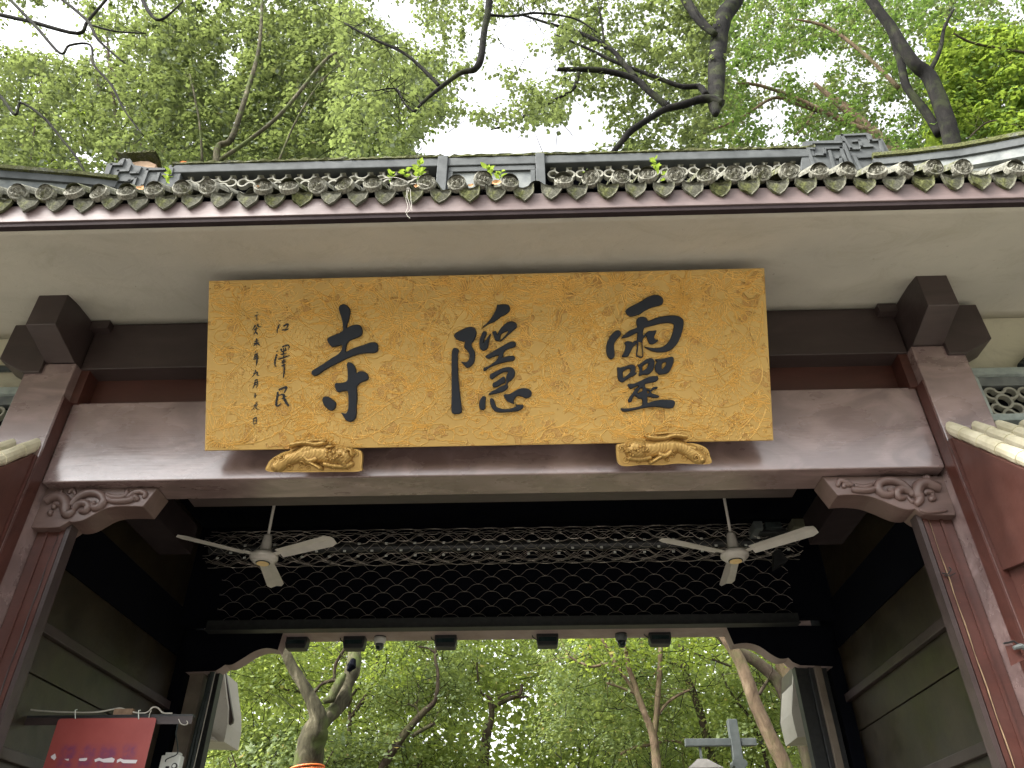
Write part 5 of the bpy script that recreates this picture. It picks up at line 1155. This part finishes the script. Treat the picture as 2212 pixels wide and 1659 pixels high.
# trees seen through the gate
tw_ = [
 ('young_tree', 'slender forked brown tree right behind the V of the mottled trunk', 17, B_brown, [([(752,1690,12),(754,1613,11),(756,1551,10)],0,0), ([(756,1552,9),(778,1522,9),(801,1485,9),(813,1444,9),(815,1405,8),(800,1370,6)],0,0), ([(756,1551,7),(755,1515,7),(768,1492,6),(775,1480,4)],0,0), ([(740,1470,7),(720,1470,8),(695,1478,7),(680,1495,6)],-4,-4), ([(722,1468,7),(725,1435,7),(745,1400,6),(755,1370,5)],-4,-4), ([(690,1560,6),(668,1520,6),(650,1495,6),(620,1490,5),(605,1478,3)],-3,-3)]),
 ('leaning_tree', 'dark brown trunk leaning right in the left half of the gate opening', 15, B_brown, [([(800,1720,22),(830,1652,20),(860,1604,18),(885,1572,16),(914,1539,14),(940,1512,10),(946,1456,7),(940,1420,6),(946,1380,5)],0,0), ([(890,1590,10),(915,1575,9),(940,1563,7)],0,0), ([(945,1415,6),(925,1400,5),(900,1397,4)],0,0), ([(905,1550,5),(900,1530,4),(880,1520,3)],0,0)]),
 ('crooked_tree', 'crooked dark tree in the middle of the gate opening with one thick limb reaching right', 18, B_brown, [([(1040,1700,24),(1047,1620,22),(1056,1560,18)],0,0), ([(1052,1590,14),(1062,1545,13),(1058,1512,11),(1042,1500,5)],0,0), ([(1060,1530,10),(1075,1522,10),(1100,1510,10),(1123,1499,9),(1127,1478,6)],0,0), ([(1105,1507,6),(1140,1505,4)],0,0), ([(1070,1518,5),(1085,1502,5),(1120,1490,3)],0,0), ([(1030,1420,3),(1032,1460,4),(1040,1500,4)],0,0)]),
 ('forked_tree', 'smooth grey brown tree forking upward right of centre in the gate opening', 14, B_tan, [([(1424,1720,24),(1419,1659,21),(1411,1590,18),(1396,1550,14),(1381,1512,14),(1368,1470,12),(1358,1441,10),(1350,1390,9),(1345,1330,8)],0,0), ([(1412,1590,13),(1418,1550,13),(1421,1500,12),(1425,1450,11),(1427,1393,10),(1430,1330,8)],0,0), ([(1376,1505,8),(1355,1470,8),(1332,1438,8),(1318,1410,7),(1300,1380,6)],0,0), ([(1333,1440,6),(1310,1434,6),(1280,1440,6),(1250,1430,5),(1222,1412,3)],0,0), ([(1418,1550,6),(1440,1520,6),(1465,1502,6),(1490,1490,4)],0,0), ([(1370,1497,6),(1340,1485,5),(1310,1475,4)],0,0),([(1340,1630,6),(1370,1615,7),(1410,1608,7),(1450,1600,6),(1478,1607,5)],1,1)]),
 ('straight_tree', 'straight brown trunk passing behind the lamp crossarm', 16, B_brown, [([(1560,1720,20),(1539,1644,18),(1513,1541,17),(1495,1490,15),(1477,1441,14),(1468,1380,13),(1450,1280,11)],0,0), ([(1477,1442,7),(1440,1428,7),(1400,1415,6),(1350,1400,5),(1300,1382,4)],0,0), ([(1580,1440,5),(1540,1425,5),(1500,1412,4)],-2,-2)]),
 ('bark_tree', 'bare tan trunk leaning left beside the lamp post', 11.6, B_tan, [([(1745,1760,34),(1697,1659,32),(1639,1538,29),(1618,1480,28),(1597,1425,26),(1575,1390,24),(1540,1330,20),(1480,1200,16)],0,0)]),
 ('curving_tree', 'furrowed brown trunk curving left behind the bare tan trunk', 12.6, B_brown, [([(1765,1740,32),(1748,1650,30),(1722,1570,29),(1706,1530,27),(1685,1480,26),(1655,1446,25),(1620,1420,24),(1588,1402,22),(1540,1360,18)],0,0), ([(1640,1500,8),(1655,1475,7),(1665,1462,6)],0,0)]),
 ('old_tree', 'broad mossy tan trunk half hidden behind the right rear eave end', 13.8, B_tan, [([(1790,1740,46),(1765,1650,44),(1740,1560,42),(1720,1500,40),(1700,1450,38),(1672,1400,34),(1640,1300,28)],0,0)]),
 ('thin_tree', 'thin curved sapling between the lamp crossarm and the bare tan trunk', 15, B_brown, [([(1670,1700,8),(1655,1644,8),(1640,1590,8),(1620,1550,7),(1595,1520,6),(1572,1485,5),(1560,1455,3)],0,0), ([(1600,1525,4),(1590,1500,3)],0,0), ([(1700,1600,6),(1680,1540,6),(1650,1500,5),(1640,1470,4)],1,1)]),
 ('bent_tree', 'small crooked trunk low in the right half of the opening against bright sky', 22, B_brown, [([(1245,1680,10),(1255,1640,9),(1250,1610,8),(1260,1590,6),(1250,1570,4)],0,0), ([(1330,1660,8),(1345,1610,8),(1350,1580,6)],-2,-2), ([(1340,1600,5),(1310,1560,5),(1290,1540,4),(1225,1525,3)],-2,-2)]),
]
gate_trees = []
for i, (nm, lb, Y, bk, lm) in enumerate(tw_):
    limbs = [(sp, Y+a_, Y+b_) for sp, a_, b_ in lm]
    p = at(lm[0][0][0][0], lm[0][0][0][1], Y)
    q = at(lm[0][0][1][0], lm[0][0][1][1], Y)
    k = (p.z)/(max(.3, q.z-p.z)); lean = (p.x-q.x)*min(k, 3)*.8
    gate_trees.append(mktree(nm, lb, (p.x+lean, Y, 0), bk, limbs, tw=5, seed=40+i))
gh = [(997,1383+8,14,12,.97),(1045,1400,18,14,.95),(770,1425,14,30,.9),(755,1510,8,14,.8),(1070,1610,36,45,.93),(1140,1515,28,28,.85),(1215,1620,16,14,.8),(890,1545,26,18,.7),(920,1590,18,14,.7),(800,1395,10,24,.7),(1470,1385,14,10,.8),(1250,1600,30,20,.6),(1090,1640,30,20,.8),(1280,1560,22,18,.6),(640,1440,10,10,.8),(780,1490,14,10,.6)]
gh = [(a, b, c*1.2, d*1.2, min(1, e*1.05)) for a, b, c, d, e in gh]
def gdens(x, y):
    d = 1.0
    for cx_, cy_, rx, ry, s in gh:
        q = ((x-cx_)/rx)**2+((y-cy_)/ry)**2
        if q < 1: d *= 1-s*min(1, (1-q)*3)
    return d
def gs(x0, x1, y0, y1, n, Y0, Y1): return scatter(x0, x1, y0, y1, n, Y0, Y1, gdens)
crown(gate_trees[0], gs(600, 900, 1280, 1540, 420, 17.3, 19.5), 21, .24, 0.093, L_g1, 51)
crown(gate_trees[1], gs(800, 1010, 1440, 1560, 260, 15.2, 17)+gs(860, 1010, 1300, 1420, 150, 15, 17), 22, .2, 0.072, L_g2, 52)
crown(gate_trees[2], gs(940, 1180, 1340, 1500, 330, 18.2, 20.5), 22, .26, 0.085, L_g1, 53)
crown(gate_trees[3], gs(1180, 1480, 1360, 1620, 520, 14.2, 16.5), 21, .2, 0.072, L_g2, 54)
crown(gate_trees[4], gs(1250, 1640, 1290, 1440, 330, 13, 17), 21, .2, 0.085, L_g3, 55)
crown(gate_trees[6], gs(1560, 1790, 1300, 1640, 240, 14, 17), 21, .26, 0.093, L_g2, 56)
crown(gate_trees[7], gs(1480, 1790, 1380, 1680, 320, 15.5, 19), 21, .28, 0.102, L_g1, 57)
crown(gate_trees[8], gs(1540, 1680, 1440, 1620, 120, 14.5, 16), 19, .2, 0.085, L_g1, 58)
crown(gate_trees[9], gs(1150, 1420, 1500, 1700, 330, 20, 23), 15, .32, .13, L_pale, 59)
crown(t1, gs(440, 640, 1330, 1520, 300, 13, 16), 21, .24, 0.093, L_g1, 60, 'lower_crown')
# shrubs low behind the gate
for k, (x0, x1, y0, Y, mt, lb) in enumerate([(430, 620, 1560, 14.5, L_mid, 'yellowing shrub below the left rear eave end'), (540, 700, 1590, 13.6, L_dark, 'dark glossy shrub left of the mottled trunk foot'), (700, 880, 1580, 15.5, L_dark, 'green shrub between the mottled trunk and the leaning trunk'), (860, 1060, 1590, 16.5, L_mid, 'green shrub at the foot of the leaning trunk'), (1330, 1560, 1600, 17.5, L_dark, 'dark shrub behind the lamp shade')]):
    T = thing('shrub', lb, 'shrub', basept((x0+x1)/2, 1659, Y)); 
    c = at((x0+x1)/2, 1680, Y)
    st = MB(); rnd = random.Random(k)
    for _ in range(9): st.tube([(c.x+rnd.uniform(-.2, .2), Y, 0), (c.x+rnd.uniform(-.5, .5), Y+rnd.uniform(-.3, .3), c.z*.6), (c.x+rnd.uniform(-1, 1), Y+rnd.uniform(-.5, .5), c.z+.3)], [.04, .025, .01], 5)
    st.build('stem', B_brown, T)
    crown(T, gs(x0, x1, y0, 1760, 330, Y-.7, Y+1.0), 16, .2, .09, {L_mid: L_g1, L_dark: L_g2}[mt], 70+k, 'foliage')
crown(t1, gs(440, 900, 1330, 1480, 260, 14, 17), 21, .2, 0.076, L_g3, 61, 'yellow_green_crown')
# far woodland as one mass
wp = gs(380, 1850, 1250, 1760, 3300, 23, 33)
V, F = leaves(sprigs(wp, 14, .5, 90), .20, seed=91); o = quads('woodland', V, F, L_g3); tag(o, kind='stuff'); o['label'] = 'pale yellow-green woodland far behind the gate'
wp = gs(380, 1850, 1230, 1760, 2000, 17, 24)
V, F = leaves(sprigs(wp, 14, .42, 92), .15, seed=93); o = quads('woodland', V, F, L_g1); tag(o, kind='stuff'); o['label'] = 'denser green woodland behind the gate trees'

# trees standing behind the viewer: they are what the glossy posts mirror at low angles
rb_ = np.random.default_rng(77); N_ = 2600
bx_ = rb_.uniform(-34, 34, N_); top_ = 9.0+2.2*np.sin(bx_*.35)+1.8*np.sin(bx_*.9+1)
pts_ = np.stack([bx_, rb_.uniform(-19, -14, N_), rb_.uniform(0, 1, N_)**.8*top_], 1)
V, F = leaves(sprigs(pts_, 12, .55, 94), .38, seed=95); o = quads('woodland', V, F, L_dark); tag(o, kind='stuff'); o['label'] = 'dark woodland across the forecourt behind the viewer'
# =================================================================== WEEDS, FALLEN LEAVES, ROOTS ON THE EAVE
weeds = [(357,400,3.5,5,.05,'bright green weed left on the eave near the left fret ornament'),(841,396,3.46,4,.045,'small weed lowest of three left of mid eave'),(871,388,3.5,4,.05,'middle sized weed just right of the lowest small weed'),(901,392,3.5,7,.055,'tallest weed on the eave left of the centre panel, stem standing up before the ridge'),(1049,388,3.5,4,.06,'broad weed under the centre panel, left one of the pair'),(1079,392,3.48,4,.05,'smaller weed under the centre panel, right one of the pair'),(1419,388,3.5,8,.045,'fern like weed standing up in front of the right ring lattice'),(1438,388,3.48,3,.045,'low weed just right of the fern like weed'),(1265,385,3.46,3,.03,'tiny weed between end discs right of the centre panel')]
for k, (x, y, Y, n, s, lb) in enumerate(weeds):
    p = at(x, y, Y); T = thing('roof_weed', lb, 'weed', p); rnd = random.Random(k); h = .028*n
    MB().tube([p, p+Vector((.01, -.01, h*.5)), p+Vector((.015, -.015, h))], [.003, .0025, .0015], 5).build('stem', L_lime, T)
    for i in range(n*2):
        t = .2+.8*i/(n*2); c = p+Vector((.012*t, -.012*t, h*t)); a_ = rnd.uniform(0, 6.28); d = Vector((math.cos(a_), math.sin(a_)*.6-.2, rnd.uniform(-.1, .5))).normalized(); sdv = d.cross(Vector((0, 0, 1))).normalized(); L = s*rnd.uniform(.7, 1.2)
        b = MB(); pts = [c, c+d*L*.35+sdv*L*.28, c+d*L*.7+sdv*L*.2, c+d*L, c+d*L*.7-sdv*L*.2, c+d*L*.35-sdv*L*.28]; mid = c+d*L*.5-Vector((0, 0, L*.06))
        b.v = [tuple(q) for q in pts]+[tuple(mid)]; b.f = [(j, (j+1) % 6, 6) for j in range(6)]; b.build('leaf', L_lime, T)
T = thing('hanging_roots', 'thin pale dead roots dangling from the eave over the red board left of centre', 'roots', at(882, 413, 3.42))
for k, pth in enumerate([[(884,405),(880,425),(887,450),(878,462),(886,472)], [(880,405),(877,430),(881,445),(876,460)], [(886,408),(888,435),(890,455)], [(884,395),(862,385),(840,383),(820,388)], [(886,398),(905,396),(925,402)]]):
    MB().tube([at(x, y, 3.40-.004*k) for x, y in catmull(pth, 4)], .0016, 4).build('root', M_cable, T)
Mdl = simple('dry_leaf', (0.35, 0.18, 0.07), (0.5, 0.3, 0.14), 20, 0.8, 0.1); Mor = simple('orange_leaf', (0.6, 0.16, 0.04), (0.7, 0.22, 0.06), 20, 0.8, 0.1)
for (x, y, Y, m_, s, lb) in [(1072,394,3.41,Mdl,.035,'curled tan leaf lying between end discs below the centre panel'),(899,402,3.41,Mdl,.022,'small dry leaf on the drip tile left of the centre panel'),(304,406,3.41,Mdl,.03,'dry twiggy leaf between end discs at the left'),(556,405,3.41,Mdl,.02,'dry leaf beside the end disc right of the left tile gap'),(395,353,5.22,Mor,.045,'orange leaf on the mossy ridge coping at the left'),(1017,400,3.41,Mdl,.022,'small dry leaf on the drip tile left of the curled tan leaf')]:
    p = at(x, y, Y); b = MB(); rnd = random.Random(x); n = 7
    b.v = [(p.x+s*math.cos(a_)*rnd.uniform(.7, 1.1), p.y-.004+rnd.uniform(-.006, .006), p.z+s*.75*math.sin(a_)*rnd.uniform(.7, 1.1)) for a_ in np.linspace(0, 5.4, n)]+[(p.x, p.y+.006, p.z)]
    b.f = [(i, (i+1) % n, n) for i in range(n)]; o = b.build('fallen_leaf', m_); tag(o, lb, 'leaf')
sc.render.engine = 'CYCLES'
sc.cycles.max_bounces = 8; sc.cycles.transmission_bounces = 6; sc.cycles.diffuse_bounces = 5
